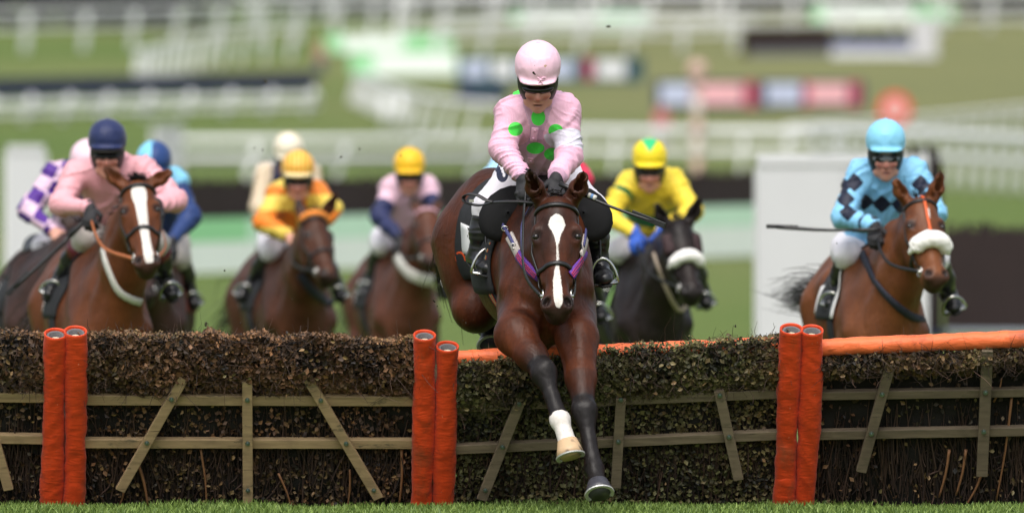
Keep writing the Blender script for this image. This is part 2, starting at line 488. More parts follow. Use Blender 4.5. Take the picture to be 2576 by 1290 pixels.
def birch(parts_root, a, b, h, depth, lean=.25, name='brush'):
    """packed birch: a wedge with a bristled top"""
    a = np.asarray(a); b = np.asarray(b); d = unit(b-a); nrm = np.array([d[1], -d[0], 0.])
    if nrm[1] > 0: nrm = -nrm
    n = int(np.linalg.norm(b-a)/.06); r = np.random.default_rng(n)
    V, Q = [], []; m = 0
    for i in range(n):
        for j in range(3):
            p = a+d*(i+r.random())*.06 - nrm*depth*(j+r.random())/3
            hh = h*(1-.03*j)+r.normal(0, .03); w = r.uniform(.025, .05); le = r.normal(0, .02, 2)
            q = [p+d*w*.5+nrm*w*.4, p-d*w*.5+nrm*w*.4, p-nrm*w*.5]
            top = np.array([le[0], le[1], hh])-nrm*lean*hh*0
            V += q+[x+top for x in q]
            Q += [(m,m+1,m+4,m+3),(m+1,m+2,m+5,m+4),(m+2,m,m+3,m+5)]; m += 6
    c = [a+nrm*.0, b+nrm*.0, b-nrm*depth, a-nrm*depth]; t0 = [p+np.array([0,0,h*.93]) for p in c]
    mb = MB(); mb.hexa([np.array(p) for p in c]+t0); mb.build('packed_core', DKBIRCH, parts_root)
    o = qmesh(name, np.array(V), np.array(Q), DKBIRCH, parts_root); o['kind'] = 'stuff'; return o

def board(root, a, b, z0, z1, mat, name='panel', t=.05, off=0.0):
    a = np.array(a, float); b = np.array(b, float); d = unit(b-a); n = np.array([d[1], -d[0], 0.])
    if n[1] > 0: n = -n
    c = []
    for zz in (0, 1):
        for p, s in ((a, 1), (b, 1), (b, 0), (a, 0)):
            q = p + n*(t*s+off); q = q.copy(); q[2] = p[2]+(z0, z1)[zz]; c.append(q)
    mb = MB(); mb.hexa(c); return mb.build(name, mat, root)

MINT = plain("mint_board", (.60,.86,.68), .5, .06, 1, 0)
GREENB = plain("green_board", (.32,.70,.36), .5, .08, 1, 0)
PALEW = plain("pale_board", (.84,.91,.87), .5, .05, 1, 0)
REDB = plain("crimson_board", (.42,.05,.1), .5, .1, 2, 0)
PINKB = plain("pink_lettering", (.78,.42,.46), .5, .1, 2, 0)
BLUEW = plain("pale_blue_lettering", (.5,.55,.72), .5, .08, 2, 0)
TEAL = plain("dark_teal_board", (.015,.06,.08), .5, .1, 2, 0)

# birch steeplechase fence with its take-off board
a, b = base(430, 698), base(1935, 642)
t = thing("steeplechase_fence", a, "long dark birch steeplechase fence with a mint and white board along its foot", "fence")
birch(t, a+[0,.5,0], b+[0,.5,0], 1.42, .5)
m = (a+b)/2
for i in range(9):
    p0, p1 = a+(b-a)*i/9, a+(b-a)*(i+.985)/9
    board(t, p0, p1, .0, .5, PALEW, 'board_panel', .05)
    board(t, p0, p1, .5, .85, MINT if i % 3 else GREENB, 'top_panel', .05, .002)

def rail(label, pts, h=1.25, rr=.055, every=2.2, mid=True, lean=.35, post=.05, shade=None, group='white running rails', rails=None):
    """running rail: pts are (x, y) of the rail's foot in the picture"""
    q = [base(*p) for p in pts]
    root = thing("running_rail", q[0], label, "rail", group)
    W = spline(q, max(8, len(q)*6)) if len(q) > 2 else np.array([q[0]+(q[1]-q[0])*i/7 for i in range(8)])
    for i in range(len(W)): W[i][2] = gz(W[i][1])
    for k, hz in enumerate(rails or ((h, h*.58) if mid else (h,))):
        mb = MB(); mb.tube(W+[0,0,hz], rr*(1.15 if k == 0 else .9), 8); mb.build("rail", WHITE, root, True)
    sg = np.linalg.norm(np.diff(W, axis=0), axis=1); cum = np.concatenate([[0], np.cumsum(sg)]); L_ = cum[-1]
    mesh = None
    for i in range(int(L_/every)+1):
        s = min(i*every+.2, L_); p = np.array([np.interp(s, cum, W[:,c]) for c in range(3)])
        if mesh is None:
            mb = MB(); mb.tube(spline([p+[-lean,0,0], p+[-lean*.55,0,h*.45], p+[0,0,h]], 6), post, 8)
            o = mb.build("post", WHITE, root, True); mesh, p0 = o, p
        else:
            o = mesh.copy(); COL.objects.link(o); o.parent = root; o.location = tuple(p-p0)
    if shade:
        for k in range(len(W)-1):
            board(root, W[k], W[k+1], shade[0], shade[1], GREYP, 'shade_panel', .02, -.1)
    return root

rail("white rail with leaning posts and grey screen left of the pink and green spotted jockey", [(395,462),(820,462),(1260,455)], 1.15, .085, 2.5, post=.085, shade=(.5,.8))
rail("white running rail with close posts, right of the pink jockey with green spots", [(1440,448),(1760,452),(2130,452)], 1.3, .10, 1.25, post=.065, lean=.12)
rail("white running rail nearest the right edge, before the dark birch wing", [(2050,452),(2330,470),(2700,500)], 1.35, .12, 1.6, post=.07, lean=.1)
rail("second white rail rising to the right edge behind the sky blue cap", [(1980,388),(2300,362),(2700,318)], .85, .06, 2.6, post=.06, lean=.1)
rail("white rail under the dark strip at far left", [(-120,318),(300,305),(800,292)], 1.0, .085, 2.3, post=.13, rails=(.72,.36))
rail("farthest left white rail below the dark trees", [(-100,140),(250,130),(700,112),(1200,92)], 2.3, .12, 6.5, post=.2, lean=.2, rails=(2.3,1.4))
rail("far white rail across the hill behind the spotted jockey", [(1000,112),(1500,98),(2000,92),(2700,78)], 2.4, .15, 6.0, post=.2, lean=.2, rails=(2.7,1.7,.8))
rail("lower far white rail leading to the green boards", [(1100,150),(1500,140),(1900,132)], 1.8, .11, 4.5, post=.16, lean=.2)
rail("topmost white rail under the hill crest", [(440,60),(1200,50),(2000,46),(2700,44)], 3.0, .2, 9, post=.25, lean=.2, rails=(3.2,1.9))
rail("white rails bending down beside the green board at left", [(350,232),(420,205),(560,170),(760,150)], 1.7, .08, 6.5, mid=False, post=.13, lean=.2)
rail("pale rail curving past the white marker posts", [(900,262),(1060,330),(1250,360)], 1.2, .1, 4.0, mid=False, post=.08)

# dark strip (low navy hurdle board) above the left rail
a, b = base(-60, 302), base(792, 278)
t = thing("navy_barrier", a, "long low navy barrier above the white rail at far left", "barrier")
for i in range(6):
    p0, p1 = a+(b-a)*i/6, a+(b-a)*(i+.99)/6
    board(t, p0+[0,.4,0], p1+[0,.4,0], .80, 1.5, NAVYB, 'panel', .06)
    board(t, p0+[0,.4,0], p0+[.12,.4,0], 0, .798, NAVYB, 'leg', .06)

def ad(label, x0, x1, y0, y1, cells, backing, name="advertising_board", skew=0):
    a, b = base(x0, y1), base(x1, y1+skew); s = FPX/a[1]; h = (y1-y0)/s; w = b-a
    t = thing(name, a, label, "board", None)
    board(t, a, b, 0.15*h, h, backing, 'panel', .06)
    for f0, f1, g0, g1, mt in cells:
        board(t, a+w*f0, a+w*f1, h*g0, h*g1, mt, 'printed_panel', .03, .062)
    for f in (.05, .95):
        board(t, a+w*f, a+w*f+[.1,0,0], 0, .148*h, GREYP, 'leg', .06)
    return t
WC = plain("white_print", (.72,.73,.76), .5, .04, 2, 0)
ad("navy advertising board with white and crimson printing left of and behind the spotted jockey", 1150, 1620, 145, 218,
   [(.03,.16,.3,.9,BLUEW),(.19,.3,.3,.9,WC),(.33,.62,.3,.9,BLUEW),(.68,.73,.25,.95,REDB),(.75,.9,.3,.9,WC)], TEAL)
ad("teal sandwich board below the navy advertising board", 1150, 1275, 205, 262, [(.2,.9,.55,.95,TEAL)], NAVYB)
ad("left advertising board with blue and pink printing", 1645, 1905, 203, 288, [(.06,.36,.3,.9,BLUEW),(.42,.86,.3,.9,PINKB),(.36,.42,.2,.96,REDB),(.88,.99,.2,.96,REDB)], NAVYB)
ad("right advertising board with blue and pink printing", 1908, 2175, 203, 286, [(.07,.4,.3,.9,BLUEW),(.48,.84,.3,.9,PINKB),(.42,.48,.2,.96,REDB),(.86,.95,.2,.96,REDB)], NAVYB)
ad("bright green and mint board left of the pink cap", 820, 1140, 88, 140, [(0,.12,.2,1,GREENB),(.14,.6,.2,.98,PALEW),(.62,.98,.2,.98,GREENB)], MINT)
ad("pale mint board under the bright green one", 880, 1150, 136, 200, [(0,.2,.2,1,GREENB),(.24,.98,.2,.98,PALEW)], MINT)
ad("pale mint board high above the pink cap", 1285, 1640, 22, 86, [(0,.05,.2,1,GREENB),(.08,.62,.2,.98,PALEW),(.66,1,.3,.98,MINT)], MINT)
ad("mint and green board at upper right", 2040, 2400, 10, 70, [(0,.08,.2,1,GREENB),(.1,.7,.2,.98,PALEW),(.72,1,.2,.98,GREENB)], MINT)
a, b = base(1885, 144), base(2092, 142)
t = thing("brush_fence", a, "distant brown brush fence between white posts", "fence"); birch(t, a, b, 1.6, .8)
board(t, a-[0,.25,0], b-[0,.25,0], .02, .35, GREYP, 'board_panel', .05)
ad("distant dark blue barrier with white foot at upper right", 2092, 2295, 93, 150, [(0,1,.1,.45,WC)], plain("blue_board", (.03,.04,.16), .5, .1, 2, 0), "barrier")
def wing(label, x0, x1, y0, y1, name="white_wing", skew=0.0, cap=None):
    a = base(x0, y1); s = FPX/a[1]; w = (x1-x0)/s; h = (y1-y0)/s; b = a+[w, skew, 0]; b[2] = gz(b[1])
    t = thing(name, a, label, "panel")
    n = max(2, int(w/.9)+1)
    for i in range(n): board(t, a+(b-a)*i/n, a+(b-a)*(i+.994)/n, .06, h, WING, 'panel', .07)
    board(t, a, b, h+.002, h+.1, WING, 'cap_rail', .1, -.015)
    for f in (.02, .98): board(t, a+(b-a)*f-[.05,0,0], a+(b-a)*f+[.05,0,0], 0, h, WHITE, 'post', .08, -.1)
    return t
wing("white post panel beside the distant blue barrier", 2292, 2358, 48, 150, skew=.4)
wing("white boxy panel behind the blue and navy jockey", 384, 450, 325, 470, skew=1.2)
wing("tall white wing panel at far left behind the purple checked jockey", 18, 112, 385, 760)
wing("big white wing panel behind the sky blue jockey", 1902, 2335, 418, 905, skew=.3)
# birch on the right
a, b = base(2322, 855), base(2385, 852)
t = thing("fence_end", a, "tall dark birch post end behind the sky blue jockey", "fence"); birch(t, a+[0,1.2,0], b+[0,1.2,0], 1.98, .5)
board(t, a+[0,1.1,0], b+[0,1.1,0], .0, .1, NAVYB, 'board_panel', .05)
a, b = base(2375, 838), base(2900, 842)
t = thing("birch_fence", a, "dark brown birch fence at the right edge behind the light blue jockey", "fence"); birch(t, a, b, 1.16, .6)
board(t, a-[0,.2,0], b-[0,.2,0], .0, .06, plain("bluegrey_board", (.3,.33,.4), .5, .1, 2, 0), 'board_panel', .05)

# markers
REDP = plain("red_paint", (.7,.06,.035), .4, .08, 5, 0)
def disc(label, x, y, r, ybase):
    p = base(x, ybase); s = FPX/p[1]; c = P(x, y, p[1]); t = thing("marker_disc", p, label, "sign")
    k = 28; ang = np.arange(k)*2*math.pi/k; R = r/s
    def lath(r0, y0, y1, name, mat):
        V = [(c[0]+r0*math.cos(q), c[1]+yy, c[2]+r0*math.sin(q)) for yy in (y0, y1) for q in ang]
        mb = MB(); mb.add(V, [tuple(range(k)), tuple(range(k, 2*k))[::-1]]+[(i, i+k, (i+1) % k+k, (i+1) % k) for i in range(k)]); mb.build(name, mat, t)
    lath(R, -.03, .03, 'rim', REDP); lath(R*.62, -.06, -.032, 'face', plain("pale_red", (.75,.4,.38), .4, .08, 5, 0))
    mb = MB(); mb.tube([p, [c[0], p[1]+.09, c[2]]], .06, 8); mb.build('post', WHITE, t, True)
disc("round red and white marker disc above the sky blue cap", 2251, 274, 42, 395)
p = base(1752, 452); s = FPX/p[1]
t = thing("marker_pole", p, "tall red and white banded pole right of the spotted jockey", "pole")
hh = (452-195)/s
for i in range(5):
    mb = MB(); mb.tube([p+[0,-.5,hh*i/5], p+[0,-.5,hh*(i+.995)/5]], .13, 10)
    mb.build('band', plain("faded_red", (.6,.4,.35), .5, .1, 4, 0) if i % 2 == 0 else plain("pale_pink_paint", (.75,.66,.62), .5, .1, 4, 0), t, True)
mb = MB(); mb.ball(p+[0,-.5,hh+.2], .26, 12, 8); mb.build('ball', plain("faded_red", (.62,.2,.16)), t, True)
for x, lab in ((968, "left of two white marker posts on the grass"), (1008, "right of two white marker posts on the grass")):
    p = base(x, 330); s = FPX/p[1]; t = thing("marker_post", p, lab, "post", "white marker posts")
    mb = MB(); mb.tube([p, p+[0,0,90/s]], .13, 10); mb.build('shaft', WHITE, t, True)
    mb = MB(); mb.ball(p+[0,0,90/s], [.16,.16,.12], 10, 6); mb.build('cap', WHITE, t, True)

# ------------------------------------------------------------------ the hurdles
HN = unit([0, -.888, -.459]); HB = np.array([0, 40.2, 0.]); HU = unit([0, -.459, .888])
def HP(x, y, off=0.0):
    d = np.array([(x-CX)/FPX, 1.0, -(y-HY)/FPX]); c = np.array([0, 0, CH])
    return c+d*float(HN@(HB+HN*off-c)/(HN@d))
def HPv(x, y, off):
    d = np.stack([(x-CX)/FPX, np.ones_like(x), -(y-HY)/FPX], 1); c = np.array([0, 0, CH])
    t = (((HB-c)@HN)+off)/(d@HN); return c+d*t[:,None]

def wood_mat(name, c):
    m = NM(name)
    b = m.mix(m.ramp(m.noise(35, (.12,1,1), 5, .6, .5), .3, .7), tint(c, .7), tint(c, 1.2))
    b = m.mix(m.ramp(m.noise(7, (1,1,1), 4), .55, .8), b, tint(c, .5)); b = m.mix(m.ramp(m.noise(14, (.3,1,1), 5, .7), .58, .66), b, (.10,.085,.05)); b = m.mix(m.ramp(m.noise(120, (.05,1,1), 2), .66, .72), b, tint(c, .35))
    m.col(b).rough(.7).bump(m.noise(60, (.1,1,1)), .3, .004); return m.m
def vinyl(name, c):
    m = NM(name)
    b = m.mix(m.ramp(m.noise(9), .3, .8), c, tint(c, .8)); b = m.mix(m.ramp(m.noise(26), .62, .82), b, tint(c, .55)); b = m.mix(m.ramp(m.noise(3.1, (1,1,.5), 5, .7), .55, .72), b, (.30,.06,.02)); b = m.mix(m.ramp(m.noise(90, (1,1,.3), 2), .72, .8), b, (.75,.35,.22))
    m.col(b).rough(.5).set(Sheen_Weight=.1); m.bump(m.noise(30, (.5,.5,1.6), 3, .5, .8), .35, .015)
    m.b.inputs['Specular IOR Level'].default_value = .35
    return m.m
ORANGE = vinyl("orange_vinyl", (.66,.055,.006)); PADM = vinyl("orange_pad", (.86,.17,.05))
FOAM = plain("grey_foam", (.12,.12,.125), .85, .15, 60, .3)
POSTW = plain("cream_wood", (.6,.5,.36), .7, .12, 40, .2)
STEEL = plain("galvanised", (.28,.34,.34), .35, .1, 60, 0, .9)
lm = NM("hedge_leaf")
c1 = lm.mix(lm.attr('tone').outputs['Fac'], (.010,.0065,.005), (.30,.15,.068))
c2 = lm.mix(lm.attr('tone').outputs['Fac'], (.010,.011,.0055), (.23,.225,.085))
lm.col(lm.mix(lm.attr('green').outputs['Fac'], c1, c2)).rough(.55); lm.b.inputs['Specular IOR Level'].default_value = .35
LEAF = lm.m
tm = NM("twig_bark"); tm.col(tm.mix(tm.attr('tone').outputs['Fac'], (.02,.013,.011), (.13,.07,.045))).rough(.75); TWIG = tm.m
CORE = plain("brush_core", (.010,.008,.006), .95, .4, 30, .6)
CANE = plain("tan_cane", (.28,.13,.06), .6, .3, 30, .2)

def leaves(c, nrm, size, r):
    n = len(c); nrm = nrm/np.linalg.norm(nrm, axis=1)[:,None]
    a = r.normal(size=(n,3)); u = np.cross(nrm, a); u /= np.linalg.norm(u, axis=1)[:,None]+1e-9; w = np.cross(nrm, u)
    s = size[:,None]
    V = np.stack([c-u*s*.5, c-w*s*.36+nrm*s*.12+u*s*r.uniform(-.12,.12,(n,1)), c+u*s*.5+nrm*s*r.uniform(-.2,.2,(n,1)), c+w*s*.36+nrm*s*.12], 1).reshape(-1,3)
    return V, np.arange(n*4).reshape(-1,4)
def twigs(a, b, rad, r):
    n = len(a); m = (a+b)/2+r.normal(0, .012, (n,3)); d = (b-a); ref = np.array([0,1.,0])
    u = np.cross(d, ref); u /= np.linalg.norm(u, axis=1)[:,None]+1e-9; w = np.cross(d/np.linalg.norm(d,axis=1)[:,None], u)
    V = []
    for p, f in ((a,1.),(m,.8),(b,.45)):
        for k in range(3):
            q = 2*math.pi*k/3; V.append(p+(u*math.cos(q)+w*math.sin(q))*rad[:,None]*f)
    V = np.stack(V, 1).reshape(-1,3); Q = []
    for s in range(2):
        for k in range(3): Q.append([s*3+k, s*3+(k+1)%3, s*3+3+(k+1)%3, s*3+3+k])
    Q = (np.arange(n)[:,None,None]*9+np.array(Q)[None]).reshape(-1,4); return V, Q

def pole(root, top, bot, r=.057, seed=0):
    """padded pole: sleeve with open rim > foam ring, timber post"""
    T = HP(*top, .07); B = HP(*bot, .05); B = B-unit(T-B)*.06
    ax = unit(T-B); u = unit(np.cross(ax, [0,1,0])); w = np.cross(ax, u); Ln = np.linalg.norm(T-B)
    k, n = 28, 90; rr = np.random.default_rng(seed); V = []; ph = rr.uniform(0, 9)
    q = np.arange(k)*2*math.pi/k
    bow = .008*math.sin(seed//5*2.1)
    rings = [(i/n*Ln, r) for i in range(n+1)]+[(Ln+.002, r-.004), (Ln-.004, r-.009), (Ln-.03, r-.011)]
    for j, (h, rad) in enumerate(rings):
        c = B+ax*h+u*bow*math.sin(h/Ln*3.1); fade = min(1, (Ln-h)/.1+.15) if j <= n else .15
        pts = np.stack([q*1.2, np.full(k, h*26+ph), np.sin(q*2+h*9)], 1)
        wr = vnoise(np.stack([np.cos(q)*1.1+seed*7, np.sin(q)*1.1, np.full(k, h*17)+np.sin(q*2+ph)*.9], 1))*.0045
        wr += -.005*np.abs(vnoise(np.stack([np.cos(q)*.7+seed, np.sin(q)*.7, np.full(k, h*34)+np.cos(q+ph)*1.5], 1)))
        rad2 = rad+wr*fade-.006*max(0, (.12-h)/.12)+.004*math.sin(h*7+ph)*fade
        V.append(c+rad2[:,None]*(np.cos(q)[:,None]*u+np.sin(q)[:,None]*w))
    V = np.concatenate(V); m = len(rings)
    Q = np.array([(i*k+j, i*k+(j+1)%k, (i+1)*k+(j+1)%k, (i+1)*k+j) for i in range(m-1) for j in range(k)])
    s = qmesh("padded_pole", V, Q, ORANGE, root)
    mb = MB(); V = []
    prof = [(-.035, r-.0125), (-.012, r-.0125), (-.010, r-.014), (-.012, r-.024), (-.2, r-.026)]
    for h, rad in prof: V.append(T+ax*h+rad*(np.cos(q)[:,None]*u+np.sin(q)[:,None]*w))
    mb.add(np.concatenate(V), [(i*k+j, i*k+(j+1)%k, (i+1)*k+(j+1)%k, (i+1)*k+j) for i in range(len(prof)-1) for j in range(k)])
    mb.build("foam", FOAM, s, True)
    mb = MB(); mb.tube([T-ax*.25-w*.0, T-ax*.035-w*.008], .021, 12); mb.build("post", POSTW, s, False)
    return s

LEAFM = []
for i in range(8):
    r = np.random.default_rng(50+i); mb = MB(); s = 1.0
    k = 4; V = [(-.5,0,0),(-.2,-.26-.1*r.random(),.08),(.15,-.24,.1),(.5,0,r.uniform(-.1,.1)),(.15,.26,.1),(-.2,.3,.08),(-.15,0,-.02),(.18,0,-.02)]
    me = bpy.data.meshes.new("leaf"); me.from_pydata(V, [], [(0,1,6),(1,2,7,6),(2,3,7),(7,3,4),(6,7,4,5),(0,6,5)])
    g = i % 2; tone = r.uniform(.35, .95)
    me.materials.append(plain("single_leaf_%d" % i, ((.10+.2*tone*(1-.35*g)), (.055+.13*tone), (.028+.05*tone)), .55, .3, 60, .1)); LEAFM.append(me)

def hurdle(label, x0, x1, topf, apron, seg, green, rails, braces, verts, lower_dense, apron_dense, wood, pad=None, poles=(), seed=1, canes=()):
    r = np.random.default_rng(seed)
    c = HP((x0+x1)/2, 1279); root = thing("hurdle", (c[0], c[1], 0), label, "hurdle", "hurdle sections across the course")
    nx = 60; xs = np.linspace(x0, x1, nx)
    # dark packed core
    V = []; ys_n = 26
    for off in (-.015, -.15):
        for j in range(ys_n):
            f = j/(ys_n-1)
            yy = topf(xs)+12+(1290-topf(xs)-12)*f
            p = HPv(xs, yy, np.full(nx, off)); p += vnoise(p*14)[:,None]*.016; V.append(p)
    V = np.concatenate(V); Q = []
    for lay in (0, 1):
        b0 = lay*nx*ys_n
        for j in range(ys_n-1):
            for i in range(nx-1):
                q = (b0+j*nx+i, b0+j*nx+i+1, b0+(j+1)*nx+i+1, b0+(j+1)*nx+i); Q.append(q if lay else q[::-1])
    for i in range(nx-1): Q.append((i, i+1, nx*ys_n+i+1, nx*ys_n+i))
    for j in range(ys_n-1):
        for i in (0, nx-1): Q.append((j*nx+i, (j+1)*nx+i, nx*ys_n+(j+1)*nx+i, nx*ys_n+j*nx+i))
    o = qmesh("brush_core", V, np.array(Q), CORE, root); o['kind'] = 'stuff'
    # leaves
    Cn, Nn, Sz, Tn, Gr = [], [], [], [], []
    wpx = (x1-x0)
    def put(n, yfun, offfun, tone, up=0.3, size=(.014,.040)):
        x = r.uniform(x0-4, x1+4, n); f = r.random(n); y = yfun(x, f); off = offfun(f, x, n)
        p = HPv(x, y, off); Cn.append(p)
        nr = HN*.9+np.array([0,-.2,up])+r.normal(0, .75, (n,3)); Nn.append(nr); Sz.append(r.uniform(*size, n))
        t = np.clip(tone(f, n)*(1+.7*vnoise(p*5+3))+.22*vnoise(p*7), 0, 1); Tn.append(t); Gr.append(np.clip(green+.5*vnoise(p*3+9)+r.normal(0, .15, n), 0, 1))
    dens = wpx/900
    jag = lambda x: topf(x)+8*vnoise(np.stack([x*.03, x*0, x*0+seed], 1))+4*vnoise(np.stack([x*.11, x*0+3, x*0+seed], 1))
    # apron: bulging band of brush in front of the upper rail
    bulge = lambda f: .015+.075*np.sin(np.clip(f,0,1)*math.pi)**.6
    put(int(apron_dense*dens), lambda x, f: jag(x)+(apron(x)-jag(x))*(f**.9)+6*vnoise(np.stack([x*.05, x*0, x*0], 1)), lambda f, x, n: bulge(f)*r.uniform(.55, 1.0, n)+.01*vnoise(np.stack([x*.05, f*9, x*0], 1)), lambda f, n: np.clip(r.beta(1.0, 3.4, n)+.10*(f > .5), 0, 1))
    # top edge, sky light put into paler leaf tones
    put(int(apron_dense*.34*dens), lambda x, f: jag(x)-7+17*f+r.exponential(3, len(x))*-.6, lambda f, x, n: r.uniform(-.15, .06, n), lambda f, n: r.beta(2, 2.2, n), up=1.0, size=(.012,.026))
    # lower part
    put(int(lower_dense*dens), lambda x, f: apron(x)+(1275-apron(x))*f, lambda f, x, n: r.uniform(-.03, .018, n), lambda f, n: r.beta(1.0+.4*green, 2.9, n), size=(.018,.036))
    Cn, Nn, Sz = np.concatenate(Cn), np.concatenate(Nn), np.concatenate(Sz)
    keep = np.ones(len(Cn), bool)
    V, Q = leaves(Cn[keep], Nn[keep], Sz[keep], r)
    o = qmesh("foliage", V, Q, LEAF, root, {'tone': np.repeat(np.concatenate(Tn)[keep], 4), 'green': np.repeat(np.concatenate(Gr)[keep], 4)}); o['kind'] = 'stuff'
    o.data.polygons.foreach_set('use_smooth', [False]*len(o.data.polygons))
    # single leaves that stand out
    vis = int(110*dens)
    for i in range(min(vis, 240)):
        x = r.uniform(x0+4, x1-4); low = r.random() < .55
        tp = float(topf(np.array([x]))[0]); ap = float(apron(np.array([x]))[0])
        y = r.uniform(ap+4, 1262) if low else r.uniform(tp+8, ap)
        p = HP(x, y, r.uniform(.0, .028) if low else .105-.03*r.random())
        lf = bpy.data.objects.new("leaf", LEAFM[(i*2+(1 if r.random() < green else 0)) % 8]); COL.objects.link(lf); lf.parent = root
        sz = r.uniform(.018, .032)
        lf.location = tuple(p-org(root)); lf.scale = (sz,)*3
        e = Vector((HN*.9+r.normal(0, .4, 3)).tolist()).to_track_quat('Z', 'Y'); lf.rotation_mode = 'QUATERNION'
        lf.rotation_quaternion = e @ Matrix.Rotation(r.uniform(0, 6.28), 3, 'Z').to_quaternion()
    # twigs: upright stems below, short ends bristling at the top and on the face
    n = int(900*dens); x = r.uniform(x0, x1, n); l = r.uniform(.1, .6, n)
    xb = x+r.normal(0, 14, n); yb = r.uniform(1150, 1285, n); a = HPv(xb, yb, r.uniform(-.02, .012, n)); b = HPv(xb+r.normal(0, 22, n), yb-l*510*.6, r.uniform(-.03, .012, n))
    n2 = int(420*dens); x2 = r.uniform(x0, x1, n2); a2 = HPv(x2, jag(x2)+10, r.uniform(-.12, .05, n2)); b2 = a2+np.stack([r.normal(0,.03,n2), r.normal(-.01,.02,n2), r.exponential(.022,n2)+.008],1)
    n3 = int(750*dens); x3 = r.uniform(x0, x1, n3); y3 = jag(x3)+(apron(x3)-jag(x3))*r.random(n3); a3 = HPv(x3, y3, r.uniform(.04,.09,n3)); b3 = a3+r.normal(0, .05, (n3,3))+HN*.015
    A = np.concatenate([a,a2,a3]); B = np.concatenate([b,b2,b3]); rad = np.concatenate([r.uniform(.002,.0055,n), r.uniform(.001,.0022,n2), r.uniform(.001,.002,n3)])
    V, Q = twigs(A, B, rad, r); tt = np.repeat(r.beta(1.2, 3, len(A)), 9)
    o = qmesh("twigs", V, Q, TWIG, root, {'tone': tt}); o['kind'] = 'stuff'
    for (cx0, cy0, cx1, cy1, cr) in canes:
        mb = MB(); m_ = HP((cx0+cx1)/2+4, (cy0+cy1)/2, .02); mb.tube(spline([HP(cx0,cy0,.015), m_, HP(cx1,cy1,.012)], 7), np.linspace(cr, cr*.6, 7), 6); mb.build("stem", CANE, root, True)
    # timber
    for (ya, yb_, w) in rails:
        a, b = HP(x0-8, ya, .028), HP(x1+8, yb_, .028); mb = MB(); mb.bar(a, b, w, .035, HU); mb.build("rail", wood, root, False, .004)
    for (ax_, ay, bx, by, w) in braces:
        a, b = HP(ax_, ay, .062), HP(bx, by, .062); d = unit(b-a); mb = MB(); mb.bar(a, b, w, .028, np.cross(d, HN)); o = mb.build("brace", wood, root, False, .004)
        for (ra, rb, _) in rails:
            for it in range(1):
                # where the brace crosses the rail: a bolt
                f = None
                for q in np.linspace(0, 1, 200):
                    X, Y_ = ax_+(bx-ax_)*q, ay+(by-ay)*q; yr = ra+(rb-ra)*(X-x0)/(x1-x0)
                    if Y_ >= yr: f = (X, Y_); break
                if f and q > 0:
                    p = HP(*f, .077); mb = MB(); mb.tube([p, p+HN*.006], .012, 12); mb.tube([p+HN*.006, p+HN*.013], .0065, 6); mb.build("bolt", STEEL, root, False)
        if by > 1150:
            fq = (1232-ay)/(by-ay)
            if 0 < fq < 1:
                p = HP(ax_+(bx-ax_)*fq, 1232, .077); mb = MB(); mb.tube([p, p+HN*.006], .011, 12); mb.tube([p+HN*.006, p+HN*.012], .006, 6); mb.build("bolt", STEEL, root, False)
    if pad:
        (pa, pb, pr, off) = pad; n = 70; W = np.array([HP(pa[0]+(pb[0]-pa[0])*i/n, pa[1]+(pb[1]-pa[1])*i/n, off) for i in range(n+1)])
        k = 20; q = np.arange(k)*2*math.pi/k; V = []
        for i in range(n+1):
            s = i*.45
            rad = pr*(1+.06*vnoise(np.stack([np.cos(q), np.sin(q)+s*.6, np.full(k, s*1.3)], 1))+.05*vnoise(np.stack([np.cos(q)*2, np.sin(q)*2, np.full(k, s*3.3)], 1)))
            V.append(W[i]+rad[:,None]*(np.cos(q)[:,None]*np.array([0,1,0])+np.sin(q)[:,None]*np.array([0,0,1])))
        V = np.concatenate(V); Q = np.array([(i*k+j, (i+1)*k+j, (i+1)*k+(j+1)%k, i*k+(j+1)%k) for i in range(n) for j in range(k)])
        qmesh("top_pad", V, Q, PADM, root)
    for i, (tp, bt) in enumerate(poles): pole(root, tp, bt, seed=seed*5+i)
    return root

W1 = wood_mat("pale_timber", (.38,.265,.14)); W2 = wood_mat("weathered_timber", (.20,.155,.10)); W3 = wood_mat("old_dark_timber", (.15,.115,.075))
ln = lambda x0, y0, x1, y1: (lambda x: y0+(y1-y0)*(np.asarray(x, float)-x0)/(x1-x0))
hurdle("brown hurdle cut off by the left edge, only its right end seen", -520, 126, ln(-500,842,112,842), ln(0,992,100,994), 0, .2,
       [(990,998,.052),(1092,1103,.05)], [(-12,1110,22,1230,.05),(-350,940,-420,1240,.05)], 0, 2300, 5200, W1, None, [((140,838),(130,1283))], 3)
hurdle("brown hurdle with pale timber frame under the pink and orange jockeys", 198, 1060, ln(200,838,1045,852), lambda x: 994+8*np.sin(np.asarray(x)*.02), 0, .1,
       [(1003,1006,.054),(1112,1114,.05)], [(462,950,302,1232,.05),(622,958,624,1292,.05),(762,930,952,1252,.05)], 0, 3600, 7800, W1, None,
       [((190,832),(185,1286)),((1068,842),(1058,1284))], 5,
       [(320,1180,300,1275,.007),(505,1130,520,1285,.006),(700,1190,735,1285,.006),(880,1180,872,1285,.006),(1010,1130,1004,1270,.008),(345,1160,372,1270,.009)])
hurdle("green tinged hurdle dipping under the jumping horse", 1146, 1984, ln(1150,918,1960,846), ln(1150,1050,1960,982), 0, .85,
       [(1022,986,.05),(1128,1090,.05)], [(1312,1000,1212,1255,.052),(1562,1000,1549,1225,.05),(1808,980,1858,1205,.05)], 0, 9500, 8200, W2,
       ((1150,902),(1960,868),.042,-.03), [((1126,870),(1114,1283)),((1991,826),(1972,1272))], 9)
